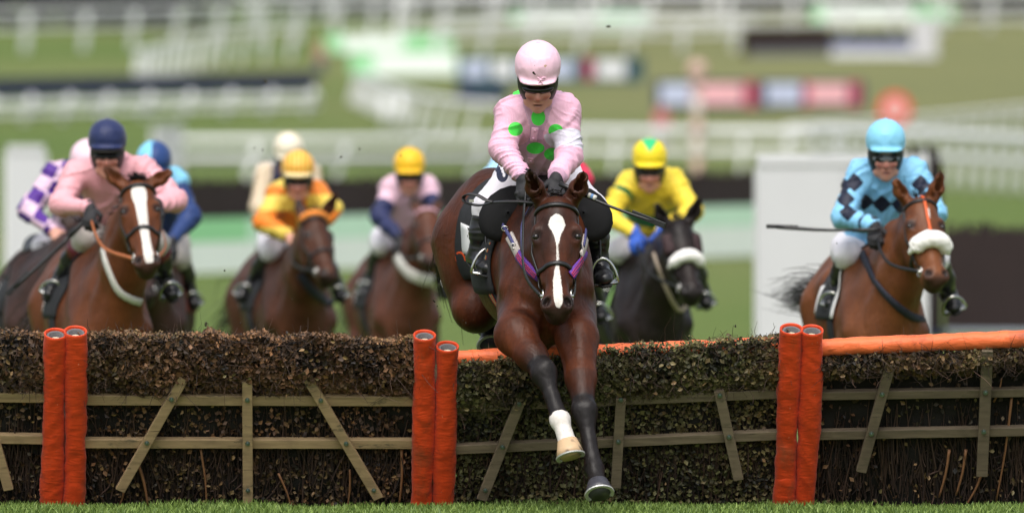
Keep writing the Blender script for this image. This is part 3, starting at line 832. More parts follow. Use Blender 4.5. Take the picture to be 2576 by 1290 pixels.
hurdle("dark twiggy hurdle with bright orange top pad at the right", 2042, 2980, ln(2068,892,2576,874), ln(2068,958,2576,930), 0, .22,
       [(993,978,.046),(1092,1074,.05)], [(2240,915,2166,1185,.052),(2484,880,2470,1196,.056)], 0, 800, 3800, W3,
       ((2060,874),(2980,834),.043,.02), [((2043,829),(2022,1270))], 14,
       [(2388,1130,2362,1250,.008),(2430,1130,2405,1245,.008),(2500,1010,2520,950,.006),(2545,1000,2505,1265,.007),(2470,1190,2430,1270,.007)])
# ------------------------------------------------------------------ horses
BLACKL = plain("black_leather", (.012,.012,.013), .38, .3, 60, .15)
BROWNL = plain("brown_leather", (.035,.018,.012), .45, .3, 60, .15)
ORANGEL = plain("tan_rubber_rein", (.42,.13,.045), .5, .2, 60, .15)
BLKCLOTH = plain("black_cloth", (.012,.013,.016), .8, .3, 60, .3)
SUEDE = plain("black_suede", (.007,.007,.008), .75, .3, 60, .15, spec=.25)
SHOE = plain("worn_horseshoe", (.55,.55,.53), .55, .15, 60, .1, .6)
METAL = plain("polished_steel", (.62,.61,.58), .22, .08, 60, 0, 1.0)
EYEM = plain("horse_eye", (.008,.005,.004), .06, .2, 20, 0)
HOOFD = plain("dark_hoof", (.045,.045,.055), .42, .3, 40, .2)
def _hoofl():
    m = NM("striped_hoof"); b = m.mix(m.ramp(m.noise(9, (1,1,.15), 2), .52, .6), (.55,.38,.22), (.035,.03,.035))
    m.col(b).rough(.5).bump(m.noise(40), .2, .004); return m.m
HOOFL = _hoofl()
FLEECE = plain("sheepskin", (.92,.90,.86), .95, .08, 70, .9, 0.0, 160)
WHITEC = plain("white_webbing", (.66,.64,.6), .75, .08, 90, .2)
WHITEP = plain("white_printed_cloth", (.8,.8,.8), .6, .03, 50, .05)
GREENP = plain("green_saddle_edge", (.3,.55,.16), .7, .15, 50, .1)
HAIRB = plain("black_horsehair", (.012,.010,.010), .45, .5, 90, 0)

def hair(name, roots, tips, width, mat, parent, sag=.02, n=5, seed=0):
    """locks of hair: tapering bent strips"""
    r = np.random.default_rng(seed); V, Q = [], []; m = 0
    for a, b in zip(roots, tips):
        a = np.asarray(a); b = np.asarray(b); mid = (a+b)/2+r.normal(0, sag, 3)
        c = spline([a, mid, b], n); d = np.gradient(c, axis=0); s = np.cross(d, r.normal(size=3)); s /= np.linalg.norm(s, axis=1)[:,None]+1e-9
        w = width*np.linspace(1, .15, n)[:,None]*r.uniform(.6, 1.2)
        V += list(np.stack([c-s*w, c+s*w], 1).reshape(-1,3)); Q += [(m+2*i, m+2*i+1, m+2*i+3, m+2*i+2) for i in range(n-1)]; m += 2*n
    return qmesh(name, np.array(V), np.array(Q), mat, parent)

def fleece(name, pts, rad, mat, parent, seed=1, dens=900):
    """fluffy roll: core tube with many short tufts"""
    r = np.random.default_rng(seed); mb = MB(); k = len(pts)
    rad = np.asarray(rad)*np.ones(k)
    fp = spline(pts, 70); fr = np.interp(np.linspace(0, k-1, 70), np.arange(k), rad); kk = 26; qa = np.arange(kk)*2*math.pi/kk; tn = np.gradient(fp, axis=0); VV = []
    for i in range(70):
        t_ = unit(tn[i]); u = unit(np.cross(t_, [.1,.2,1.])); w_ = np.cross(t_, u); e = math.sqrt(max(0, 1-abs(i-34.5)/34.5*abs(i-34.5)/34.5*.96)) if abs(i-34.5) > 28 else 1
        d = np.cos(qa)[:,None]*u+np.sin(qa)[:,None]*w_; b0 = fp[i]+d*fr[i]*e
        VV.append(b0+d*(vnoise(b0*38)*.07+vnoise(b0*120)*.05)[:,None]*fr[i]*e)
    QQ = np.array([(i*kk+j, i*kk+(j+1)%kk, (i+1)*kk+(j+1)%kk, (i+1)*kk+j) for i in range(69) for j in range(kk)])
    core = qmesh(name, np.concatenate(VV), QQ, mat, parent)
    return core
    t = r.random(dens)*(k-1); i = np.minimum(t.astype(int), k-2); f = (t-i)[:,None]; c = pts[i]*(1-f)+pts[i+1]*f
    ax = pts[i+1]-pts[i]; ax /= np.linalg.norm(ax, axis=1)[:,None]; n = np.cross(ax, r.normal(size=(dens,3))); n /= np.linalg.norm(n, axis=1)[:,None]
    R = (rad[i]*(1-f[:,0])+rad[i+1]*f[:,0])[:,None]
    a = c+n*R*.8; b = c+n*R*r.uniform(1.0, 1.09, (dens,1))+r.normal(0, .003, (dens,3))
    V, Q = twigs(a, b, np.full(dens, .0022), r); o = qmesh("tuft", V, Q, mat, core); o['kind'] = 'stuff'
    return core

class Horse: pass

def build_horse(label, X0, Y0, yaw, coatm, head, res=.014, bend=.0, pitch=0.0, lift=0.0, fore=None, hind=None, blaze=None, socks=(), dark_to=.62,
                earpose=0.0, tail=None, ears=None, bw=1.0, scale=1.0, tack=None, seed=1, group="racehorses galloping up to the hurdles", hair_col=None, wide=1.0, hooves=None, tan=1.0, facedark=0.0, tailspread=.10):
    tack = tack or {}
    H = Horse(); H.r = np.random.default_rng(seed)
    z0 = gz(Y0)
    def T(x, y, z):
        z *= scale; x *= scale; y *= scale
        return np.array([X0+x-yaw*y-bend*y*y, Y0+y, z0+z+lift+pitch*(y-.2)])
    H.T = T
    root = thing("horse", (X0, Y0+.7, z0), label, "horse", group); H.root = root
    pl, mz, nf = head                       # poll, muzzle tip, rough face direction
    pl = np.asarray(pl); mz = np.asarray(mz); a = unit(mz-pl); n = unit(np.asarray(nf)-a*np.dot(nf, a)); l = np.cross(n, a)
    if l[0] < 0: l = -l
    LH = np.linalg.norm(mz-pl); k_ = LH/.62
    A = np.array([l, n, a])                 # axes: across, out of the face, down the face
    def hp(lat, dep, t): return pl+l*lat*k_+n*dep*k_+a*t*LH
    H.hp, H.l, H.n, H.a, H.LH, H.pl = hp, l, n, a, LH, pl
    # legs: fore [elbow, knee, fetlock, coronet], hind [stifle, hock, fetlock, coronet]
    if fore is None:
        fore = [[T(-.15,.2,.86), T(-.16,-.22,.62), T(-.15,-.2,.34), T(-.15,-.05,.25)], [T(.15,.22,.86), T(.16,.1,.5), T(.16,.12,.17), T(.16,.02,.08)]]
    if hind is None:
        hind = [[T(-.17,1.28,.88), T(-.15,1.75,.62), T(-.15,1.85,.3), T(-.15,1.8,.2)], [T(.17,1.15,.85), T(.15,1.5,.5), T(.15,1.3,.15), T(.15,1.2,.07)]]
    allp = np.array([T(-.45,-.1,.6), T(.45,1.9,1.75), hp(-.25,-.4,-.3), hp(.25,.15,1.08), hp(0,.15,-.32)]+[p for g in fore+hind for p in g])
    F = Fld(allp.min(0)-.14, allp.max(0)+.14, res); H.F = F
    ex = np.array([1.,0,0]); w = wide*scale; s_ = scale
    # trunk
    F.ell(T(0,.30,1.16), np.array([.235*wide,.36,.36])*s_, k=.0)
    F.ell(T(0,.80,1.15), np.array([.285*bw,.52,.335])*s_, k=.12)
    F.ell(T(0,1.15,1.24), np.array([.25*wide,.38,.27])*s_, k=.12)
    F.cone(T(0,.42,1.47), T(0,.85,1.42), .085*s_, .10*s_, .10)
    F.cone(T(0,.85,1.42), T(0,1.35,1.46), .10*s_, .13*s_, .10)
    F.ell(T(0,1.42,1.28), np.array([.245*wide,.34,.29])*s_, k=.10)
    for s in (-1, 1):
        F.ell(T(s*.135*wide,1.42,1.18), np.array([.125,.27,.30])*s_, k=.08)      # quarter
        F.cone(T(s*.14*wide,1.40,1.22), T(s*.16*wide,1.28,.92), .19*s_, .115*s_, .08)
        F.ell(T(s*.215*wide,1.16,1.36), np.array([.05,.08,.07])*s_, k=.07)       # point of hip
        F.cone(T(s*.11*wide,.42,1.44), T(s*.185*wide,.10,1.10), .10*s_, .092*s_, .07)   # shoulder blade to point of shoulder
        F.ell(T(s*.165*wide,.30,1.08), np.array([.10,.18,.22])*s_, k=.07)        # upper arm
        F.ell(T(s*.095*wide,.03,1.02), np.array([.095,.10,.17])*s_, k=.06)       # breast
    F.ell(T(0,.03,.96), np.array([.05,.08,.16])*s_, k=.05)
    F.cone(T(0,-.085,1.12), T(0,-.07,.88), .020*s_, .030*s_, .05, (), 's')          # groove between the breast muscles
    for s in (-1, 1): F.cone(T(s*.20*wide,-.01,1.28), T(s*.115*wide,-.07,.98), .014*s_, .018*s_, .05, (), 's')
    # neck
    thr = hp(0,-.24,.18); crest = hp(0,-.14,.10)
    nb, nt = T(0,.18,1.24), T(0,.42,1.44); nm = (T(0,.22,1.30)+hp(0,-.2,.12))/2
    F.chain([T(0,.30,1.27), nm, hp(0,-.17,.10)], [.235*s_, .17*s_, .118*k_], .09, [(l*.6+ex*.4, .66)])
    F.chain([T(0,.48,1.50), (T(0,.40,1.50)+crest)/2+np.array([0,0,.03]), crest], [.075*s_, .062*s_, .052*k_], .08)
    F.chain([T(0,.02,1.10), (T(0,.0,1.14)+thr)/2+np.array([0,.0,-.01]), thr], [.14*s_, .10*s_, .085*k_], .09, [(ex, .85)])
    for s in (-1, 1): F.chain([T(s*.10,.08,1.06), (T(s*.09,.1,1.2)+hp(s*.06,-.2,.25))/2, hp(s*.06,-.2,.25)], [.06*s_, .05*s_, .045*k_], .06)
    # head
    E = lambda lat, dep, t, r, k=.03, op='u', ax=A: F.ell(hp(lat, dep, t), np.array(r)*k_, ax, k*k_, op)
    C = lambda p, q, ra, rb, k=.03, sq=(): F.cone(hp(*p), hp(*q), ra*k_, rb*k_, k*k_, sq)
    E(0,-.105,.17,(.096,.105,.112), .05)
    C((0,-.075,.10),(0,-.075,.42),.085,.078,.04)
    C((0,-.068,.36),(0,-.060,.86),.070,.050,.04)
    for s in (-1, 1):
        E(s*.087,-.060,.315,(.036,.042,.058), .03)          # orbit
        E(s*.100,-.052,.27,(.018,.026,.03), .02)            # brow
        C((s*.080,-.10,.42),(s*.052,-.085,.70),.036,.024,.03)  # cheek ridge
        E(s*.055,-.20,.38,(.05,.115,.145), .05)             # jowl
        C((s*.03,-.17,.5),(s*.028,-.125,.9),.045,.034,.04)
    E(0,-.080,.90,(.066,.072,.085), .04)
    E(0,-.125,.965,(.045,.042,.035), .03)
    for s in (-1, 1):
        E(s*.047,-.045,.925,(.034,.036,.046), .025)
        nd = unit(a*.8+l*s*.45); ax = np.array([unit(np.cross(nd, n)), n, nd])
        E(s*.052,-.010,.925,(.0135,.032,.026), .012, 's', ax)
        E(s*.095,-.018,.335,(.02,.02,.026), .015, 's')
    # ears
    for s, tip in zip((-1, 1), ears or (hp(-.11,-.05,-.25), hp(.11,-.05,-.25))):
        tip = np.asarray(tip); b0 = hp(s*.060,-.095,.045); b1 = hp(s*.066,-.085,-.02); m1 = b1*.55+tip*.45+l*s*.012; m2 = b1*.2+tip*.8+l*s*.008
        F.chain([b0, b1, m1, m2, tip], [.036*k_, .042*k_, .046*k_, .026*k_, .008*k_], .02, [(n, .62)])
        fwd = n*.9+l*s*.25
        F.cone(b1*.6+m1*.4+fwd*.044*k_+l*s*.003, m2*.8+tip*.2+fwd*.026*k_, .026*k_, .010*k_, .010, [(n, 1.1)], 's')
    # legs
    dk = []
    H.legs = []
    for g, fr in [(x, True) for x in fore]+[(x, False) for x in hind]:
        e, kn, fe, co = [np.asarray(p) for p in g]
        if fr:
            side = np.sign(e[0]-T(0,.2,.9)[0]); top = T(side*.155*wide,.24,1.0)
            F.chain([top, e, e*.45+kn*.55, kn], [.125*s_, .098*s_, .068*s_, .052*s_], .05)
            fa = unit(kn-e); lt_ = unit(np.cross(fa, [0,1.,0])); fr_ = np.cross(lt_, fa); fr_ = fr_ if fr_[1] < 0 else -fr_
            for o1, o2, rr1 in ((.045,.02,.050),(-.045,.02,.046),(.0,.045,.042)):       # forearm muscles
                F.cone(e+fa*.02+lt_*o1*s_+fr_*o2*s_, e*.42+kn*.58+lt_*o1*.55*s_+fr_*o2*.6*s_, rr1*s_, .026*s_, .025)
            cn = unit(fe-kn)
            for o1 in (-1, 1):
                F.ell(kn+lt_*o1*.034*s_+fr_*.028*s_, np.array([.022,.024,.030])*s_, k=.02)
                F.cone(kn+cn*.08+lt_*o1*.036*s_-fr_*.006, fe-cn*.05+lt_*o1*.036*s_-fr_*.006, .007*s_, .006*s_, .022, (), 's')
            d = unit(fe-kn); F.ell(kn, np.array([.058,.056,.068])*s_, k=.03); F.cone(kn-d*.0, kn+d*.06, .05*s_, .042*s_, .03)
            F.chain([kn, kn*.5+fe*.5, fe], [.046*s_, .036*s_, .043*s_], .02)
        else:
            F.chain([e, e*.5+kn*.5, kn], [.115*s_, .075*s_, .05*s_], .06)
            F.chain([kn, kn*.5+fe*.5, fe], [.054*s_, .038*s_, .044*s_], .02)
        F.ell(fe, np.array([.046,.05,.048])*s_, k=.02); F.chain([fe, fe*.4+co*.6, co], [.042*s_, .036*s_, .046*s_], .02)
        H.legs.append((e, kn, fe, co))
    V, Q = F.mesh(2); N = vnormals(V, Q)
    # slight muscle and vein relief
    V = V+N*(vnoise(V*11)*.0016+vnoise(V*np.array([9,9,5.5])+seed)*.0032)[:,None]
    # markings, plus nostril shade in the dark attribute
    rel = V-pl; lat = rel@l/k_; dep = rel@n/k_; tt = rel@a/LH
    inhead = (tt > -.4) & (tt < 1.15) & (np.abs(lat) < .22) & (dep > -.33) & (dep < .12)
    dark = np.zeros(len(V)); tan = np.zeros(len(V)); white = np.full(len(V), .05)
    ss = lambda x, a0, b0: np.clip((x-a0)/(b0-a0), 0, 1)**2*(3-2*np.clip((x-a0)/(b0-a0), 0, 1))
    for i, (e, kn, fe, co) in enumerate(H.legs):
        pts = [e*.5+kn*.5, kn, fe, co-(fe-co)*.5]
        dd = np.full(len(V), 9.)
        for j in range(3):
            ba = pts[j+1]-pts[j]; t = np.clip(((V-pts[j])@ba)/(ba@ba), 0 if j else .0, 1); dist = np.linalg.norm(V-pts[j]-t[:,None]*ba, axis=1)
            f = np.ones(len(V)) if j else np.clip(t*1.15, 0, 1)**1.6
            dark = np.maximum(dark, ss(-dist, -.115*scale, -.085*scale)*np.clip(f*1.0+.35*vnoise(V*13)*(f > .02)*(f < .98), 0, 1))
        if i in socks:
            ba = co-fe; st = fe-unit(ba)*.025
            h_ = (V-st)@unit(ba); tq = np.clip(((V-st)@unit(ba)), 0, .16); near = np.linalg.norm(V-st-tq[:,None]*unit(ba), axis=1) < .068
            white = np.where(near, np.minimum(white, -h_+.020*vnoise(V*34)), white)
    snout = inhead & (np.abs(lat) < .095) & (dep > -.18)
    dark = np.maximum(dark, snout*ss(tt, .90, 1.0)*.8)
    for s in (-1, 1): dark = np.maximum(dark, ss(-np.linalg.norm((V-hp(s*.055,-.015,.925))*1.0, axis=1), -.045*k_, -.018*k_)*.95)  # darkness of the nostril holes put into the coat colour
    dark = np.maximum(dark, (inhead & (dep > -.16))*ss(-tt, .03, .22)*.8)
    for s in (-1, 1):
        d = np.linalg.norm(V-hp(s*.098,-.03,.325), axis=1); dark = np.maximum(dark, ss(-d, -.045*k_, -.02*k_)*.8)
    dark = np.maximum(dark, (inhead & (np.abs(lat) < .14) & (dep > -.22))*facedark*(1-ss(tt, .45, .68))*ss(tt, -.2, .0))
    tan = (inhead & (np.abs(lat) < .11) & (dep > -.18))*(ss(tt, .52, .75)*(1-ss(tt, .88, .96)))*.9*tan
    tan = np.maximum(tan, inhead*0)
    if blaze:
        bt, bw, bc = zip(*blaze); hw = np.interp(tt, bt, bw); cc = np.interp(tt, bt, bc)
        b = np.where((dep > -.10) & inhead & (tt > bt[0]-.03) & (tt < bt[-1]+.03), np.abs(lat-cc)-hw, .05)
        b = np.maximum(b, np.maximum(bt[0]-tt, tt-bt[-1])*.62)
        white = np.minimum(white, b)
    body = qmesh("body", V, Q, coatm, root, {'dark': np.clip(dark, 0, 1), 'tan': np.clip(tan, 0, 1), 'white': white}); H.body = body
    # eyes
    for s in (-1, 1):
        mb = MB(); mb.ball(hp(s*.100,-.044,.330), .0180*k_, 14, 10); mb.build("eye", EYEM, root, True)
    # hooves
    hooves = hooves or [HOOFD]*4
    for (e, kn, fe, co), hm in zip(H.legs, hooves):
        d = unit(co-fe); ax = unit(d*.9+np.array([0,0,-.35])); mb = MB(); k = 20; q = np.arange(k)*2*math.pi/k
        u = unit(np.cross(ax, [0,1,.2])); w_ = np.cross(u, ax)
        toe = w_ if w_[1] < 0 else -w_
        prof = [(-.012,.050),(.0,.054),(.045,.064),(.082,.071)]; V2 = []
        for j, (h, rr) in enumerate(prof): V2.append(co+ax*h*s_+toe*(h*.45*s_)+rr*s_*(np.cos(q)[:,None]*u*.95+np.sin(q)[:,None]*toe))
        V2 = np.concatenate(V2); mb.add(V2, [(i*k+j, i*k+(j+1)%k, (i+1)*k+(j+1)%k, (i+1)*k+j) for i in range(3) for j in range(k)]+[tuple(range(3*k, 4*k)), tuple(range(k))[::-1]])
        hf = mb.build("hoof", hm, root, True)
        c = co+ax*.083*s_+toe*(.083*.45*s_); ring = np.array([c+.0665*s_*(math.cos(x)*u*.95+math.sin(x)*toe) for x in np.linspace(-.6, math.pi+.6, 18)])
        mb = MB(); mb.ribbon(ring, [ax]*18, .018, .007); mb.build("horseshoe", SHOE, hf)
    # mane and forelock
    hm = hair_col or HAIRB
    r = H.r; ro, ti = [], []
    for i in range(tack.get('mane', 160)):
        f = r.random(); p = (T(0,.42,1.585)*(1-f)+hp(0,-.07,-.04)*f); sd = tack.get('mane_side', -1)
        ro.append(p+r.normal(0,.008,3)); ti.append(p+np.array([sd*r.uniform(.02,.09), r.uniform(0,.08), r.uniform(-.10,.03)])*tack.get('mane_len', 1))
    for i in range(tack.get('forelock', 60)):
        p = hp(r.uniform(-.03,.03),-.04,-.06+r.uniform(-.02,.03)); ro.append(p); ti.append(p+l*r.normal(0,.03)+n*r.uniform(.02,.05)+a*r.uniform(-.04,.07)*tack.get('fore_len', 1))
    hair("mane", ro, ti, .005, hm, root, .012, 5, seed)
    # tail
    dock = T(0,1.74,1.34); td = tail if tail is not None else T(-.1,2.1,.95)
    ro, ti = [], []
    for i in range(320):
        ro.append(dock+r.normal(0,.018,3)); ti.append(np.asarray(td)+r.normal(0,tailspread,3)*np.array([1.2,.6,.8])+ (np.asarray(td)-dock)*r.uniform(-.35,.1))
    hair("tail", ro, ti, .006, hm, root, .05, 6, seed+1)
    build_tack(H, tack)
    return H

def ring(H, t, ang0, ang1, n=22, dep=-.10, up=0.0):
    """points on the head around station t; angle 0 is the middle of the face"""
    an = np.radians(np.linspace(ang0, ang1, n)); c = H.hp(0, dep, t)
    d = np.cos(an)[:,None]*H.n+np.sin(an)[:,None]*H.l+H.a*up*np.cos(an)[:,None]
    return H.F.shoot(np.repeat(c[None], n, 0), d, .26)[:2]

def build_tack(H, k):
    F, T, root = H.F, H.T, H.root; lea = k.get('leather', BLACKL); kf = H.LH/.62
    t = bpy.data.objects.new("bridle", None); COL.objects.link(t); t.parent = root
    def strap(name, p, n, w, th=.006, mat=None, par=None):
        mb = MB(); mb.ribbon(p, n, w, th); return mb.build(name, mat or lea, par or t, True)
    if k.get('hood') is None:
        p, n = ring(H, k.get('brow_t', .10), -82, 82, 30); strap("browband", p+n*.001, n, .022, .011, k.get('brow_mat'))
    nt = k.get('nose_t', .63)
    if k.get('noseband', True):
        p, n = ring(H, nt, -150, 150, 40, up=-.12); strap("noseband", p+n*.001, n, .022, .009)
    for s in (-1, 1):
        pts, nn = [], []
        for tq in np.linspace(k.get('brow_t', .10), nt+.02, 14):
            q, m = ring(H, tq, s*(78+10*math.sin((tq-.1)*6)), s*(78+10*math.sin((tq-.1)*6)), 1); pts.append(q[0]); nn.append(m[0])
        strap("cheekpiece", np.array(pts)+np.array(nn)*.002, nn, .015, .006)
        q, m = ring(H, .80, s*96, s*96, 1); q = q[0]; m = m[0]
        u = H.a; v = unit(np.cross(m, u)); c = q+m*.008
        mb = MB(); rp = [c+.030*kf*(math.cos(x)*u+math.sin(x)*v) for x in np.linspace(0, 2*math.pi, 20)]; mb.tube(rp, .0045, 6); mb.tube([c-m*.03, c+m*.012], .009, 8); mb.build("bit_ring", METAL, t, True)
        q0, m0 = ring(H, nt+.02, s*88, s*88, 1)
        strap("bit_strap", np.array([q0[0]+m0[0]*.004, (q0[0]+c)/2+m0[0]*.008, c-H.a*.028]), [m0[0]]*3, .012, .005)
        # rein to the rider's hand
        hnd = k.get('hands', {}).get(s)
        if hnd is not None:
            sag = k.get('sag', .05); mid = (c+hnd)/2+np.array([s*.05,0,-sag]); pts = spline([c+m*.01, mid, hnd], 14)
            mb = MB(); mb.ribbon(pts, [unit(np.array([s*1.,-.4,.2]))]*14, .020, .005); mb.build("rein", k.get('rein_mat', lea), t, True)
    # sheepskin noseband
    if k.get('sheepskin'):
        tq, rr, up = k['sheepskin']; p, n = ring(H, tq, -84, 84, 18, up=up); fleece("sheepskin_noseband", p+n*rr*.55, rr*np.interp(np.linspace(-1,1,18), [-1,-.6,0,.6,1], [.7,.95,1,.95,.7]), FLEECE, root, 3, 4500)
    if k.get('face_strap'):
        p = []; n = []
        for tq in np.linspace(-.02, .52, 12):
            q, m = ring(H, tq, 0, 0, 1); p.append(q[0]); n.append(m[0])
        strap("face_strap", np.array(p)+np.array(n)*.004, n, .016, .006, k['face_strap'])
    if k.get('hood') is not None:
        for s in (-1, 1):
            tq = .30; p, n = ring(H, tq, s*40, s*105, 8); strap("hood_panel", p+n*.002, n, .14*kf, .006, k['hood'])
    if k.get('brow_fleece'):
        p, n = ring(H, .04, -85, 85, 18); fleece("browband_cover", p+n*.012, .024, k['brow_fleece'], root, 5, 1500)
    # saddle
    sd = bpy.data.objects.new("saddle", None); COL.objects.link(sd); sd.parent = root
    def barrel(y, ang, off=0.0):
        ys = np.atleast_1d(np.asarray(y, float)); an = np.radians(np.atleast_1d(ang)); o = np.array([T(0, q, 1.15) for q in ys]); d = np.stack([np.sin(an), 0*an, np.cos(an)], 1)
        p, n, ok = F.shoot(o, d, .62); return p+n*off, n
    H.barrel = barrel
    def patch(name, y0, y1, a0, a1, off, mat, par, ny=8, na=16, th=.010, f=None):
        yy, aa = np.meshgrid(np.linspace(y0, y1, ny), np.linspace(a0, a1, na), indexing='ij')
        if f is not None: yy, aa = f(yy, aa)
        p, n = barrel(yy.ravel(), aa.ravel()); m = ny*na
        V = np.concatenate([p+n*off, p+n*(off+th)]); Q = []
        for i in range(ny-1):
            for j in range(na-1):
                q = (i*na+j, (i+1)*na+j, (i+1)*na+j+1, i*na+j+1); Q += [q[::-1], tuple(x+m for x in q)]
        ed = [(i, 0) for i in range(ny)]; 
        bd = [i*na for i in range(ny)]+[(ny-1)*na+j for j in range(1, na)]+[i*na+na-1 for i in range(ny-2, -1, -1)]+[j for j in range(na-2, 0, -1)]
        for x, y_ in zip(bd, bd[1:]+bd[:1]): Q.append((x, y_, y_+m, x+m))
        return qmesh(name, V, np.array(Q), mat, par)
    H.patch = patch
    cl = k.get('cloth', BLKCLOTH)
    patch("saddle_cloth", .42, k.get("cloth_y", 1.02), -k.get("cloth_a", 86), k.get("cloth_a", 86), .004, cl, sd, 12, 34)
    if k.get('cloth_edge'):
        for s in (-1, 1): patch("cloth_edge", .405, .445, s*30, s*84, .012, k['cloth_edge'], sd, 3, 10, .008)
    for s in (-1, 1):
        patch("number_cloth", k.get("num", (.80,1.02,48,80))[0], k.get("num", (.80,1.02,48,80))[1], s*k.get("num", (.80,1.02,48,80))[2], s*k.get("num", (.80,1.02,48,80))[3], .015, WHITEP, sd, 5, 8, .003)
        # flaring knee flap of the saddle
        if k.get('flap', True):
            V = []; nr, na = 5, 18; fl = k.get('flap_w', 1.0)
            cen = T(s*.185*fl,k.get('flap_y',.34),1.45); u = unit(np.array([s*.62,-.05,-.42])); v = unit(np.array([s*.45,.12,.75]))
            nn = unit(np.cross(u, v)); nn = nn if nn[1] < 0 else -nn
            for i in range(nr):
                for j in range(na):
                    q = 2*math.pi*j/na; rr = (i+.15)/(nr-.85)
                    V.append(cen+u*math.cos(q)*.16*rr+v*math.sin(q)*.125*rr+nn*(.03*(1-rr*rr)-.01))
            m = len(V); V = V+[x-nn*.018 for x in V]; Q = []
            for i in range(nr-1):
                for j in range(na):
                    q = (i*na+j, i*na+(j+1)%na, (i+1)*na+(j+1)%na, (i+1)*na+j); Q += [q, tuple(x+m for x in q[::-1])]
            for j in range(na): Q.append(((nr-1)*na+j, (nr-1)*na+(j+1)%na, (nr-1)*na+(j+1)%na+m, (nr-1)*na+j+m))
            mb = MB(); mb.add(V, Q+[tuple(range(na)), tuple(range(m, m+na))[::-1]]); mb.build("saddle_flap", SUEDE, sd, True)
    mb = MB(); mb.tube(spline([T(0,.46,1.545), T(0,.55,1.56), T(0,.75,1.55), T(0,.95,1.60)], 10), [.05,.06,.07,.075,.08,.085,.09,.1,.1,.08], 14); mb.build("saddle_seat", BLACKL, sd, True)
    # girth
    for s in (-1, 1):
        an = s*np.linspace(55, 178, 18); p, n = barrel(np.full(18, .47), an); mb = MB(); mb.ribbon(p+n*.003, n, .085, .008); g = mb.build("girth", k.get('girth', BLKCLOTH), root, True)
        if k.get('girth_stripe'):
            for dy, c in ((-.016, 'r'), (-.008, 'y'), (0, 'b'), (.008, 'y'), (.016, 'r')):
                p2, n2 = barrel(np.full(18, .47+dy), an); mb = MB(); mb.ribbon(p2+n2*.0112, n2, .0078, .002); mb.build("web_stripe", k['girth_stripe'][c], g, True)
    # breastplate across the chest: points given on the picture of the horse front as (lateral, height)
    bp = k.get('breast')
    if bp:
        pts = spline([T(x, -.9, z-gz(T(0,0,0)[1])) for x, z in bp['pts']], 26); d = np.array([0, -1., 0])
        o = pts+np.array([0,1.5,0]); p, n, ok = F.shoot(o, np.repeat(d[None], 26, 0), .95); p, n = p[ok], n[ok]
        mb = MB(); mb.ribbon(p+n*.003, n, bp.get('w', .05), .009); mb.build("breastplate", bp['mat'], root, True)

def straw(H, name, xy, w, mat, par, th=.006, n=20, off=.003):
    """a strap laid on the horse along the given line"""
    q = spline([(x, y, 0) for x, y in xy], n); pts, nn = [], []
    for x, y, _ in q:
        p, m, ok = H.F.see(x, y)
        if ok: pts.append(p+m*off); nn.append(m)
    mb = MB(); mb.ribbon(np.array(pts), nn, w, th); return mb.build(name, mat, par, True)
# ------------------------------------------------------------------ jockeys
def _skin():
    m = NM("skin"); b = m.mix(m.noise(14), (.52,.25,.18), (.62,.33,.25)); b = m.mix(m.attr('flush').outputs['Fac'], b, (.42,.12,.09)); b = m.mix(m.attr('mouth').outputs['Fac'], b, (.08,.02,.02))
    m.col(b).rough(.5).bump(m.noise(120), .1, .003).set(Subsurface_Weight=.08, Subsurface_Scale=.01); return m.m
SKIN = _skin()
HARN = plain("black_harness", (.010,.010,.012), .45, .3, 60, .15)
LENS = plain("dark_lens", (.006,.006,.008), .07, .2, 10, 0)
BOOTM = plain("black_boot", (.014,.014,.016), .28, .3, 30, .2)
SOLE = plain("boot_sole", (.012,.012,.012), .75, .3, 60, .3)
GLOVEB = plain("black_glove", (.013,.013,.016), .7, .3, 90, .3)
TEETH = plain("teeth", (.62,.55,.45), .35, .1, 60, 0)
BREECH = cloth("white_breeches", (.74,.72,.78), (), .6, .3)
BREECHM = cloth("muddy_breeches", (.52,.48,.45), (), .7, .4)

def hand_into(F, w, d, nrm, sd, k=1.0):
    """palm, four bent fingers of unequal length and a thumb; curls round what it holds"""
    d = unit(d); nrm = unit(nrm-d*np.dot(nrm, d)); sd = unit(sd-d*np.dot(sd, d)-nrm*np.dot(sd, nrm))
    F.cone(w-d*.03, w+d*.02, .027*k, .028*k, .01)
    F.cone(w+d*.015*k, w+d*.075*k, .030*k, .036*k, .012, [(nrm, .55), (sd, 1.1)])
    for i, (off, ln) in enumerate(((.030,.92),(.010,1.05),(-.011,1.0),(-.030,.8))):
        p = w+d*.080*k+sd*off*k+nrm*.004; ang = .45
        F.ell(p+nrm*.006, np.array([.0115]*3)*k, k=.006)
        for j, (sl, rr) in enumerate(((.036,.0105),(.026,.0095),(.020,.0085))):
            q = p+(d*math.cos(ang)-nrm*math.sin(ang))*sl*ln*k; F.cone(p, q, rr*k, (rr-.0008)*k, .005); p = q; ang += .85
    p = w+d*.025*k+sd*.032*k-nrm*.008; q = p+(d*.55+sd*.45-nrm*.35)*.045*k; e = q+(d*.6-sd*.45-nrm*.6)*.034*k
    F.cone(p, q, .014*k, .0115*k, .008); F.cone(q, e, .0115*k, .0095*k, .005)

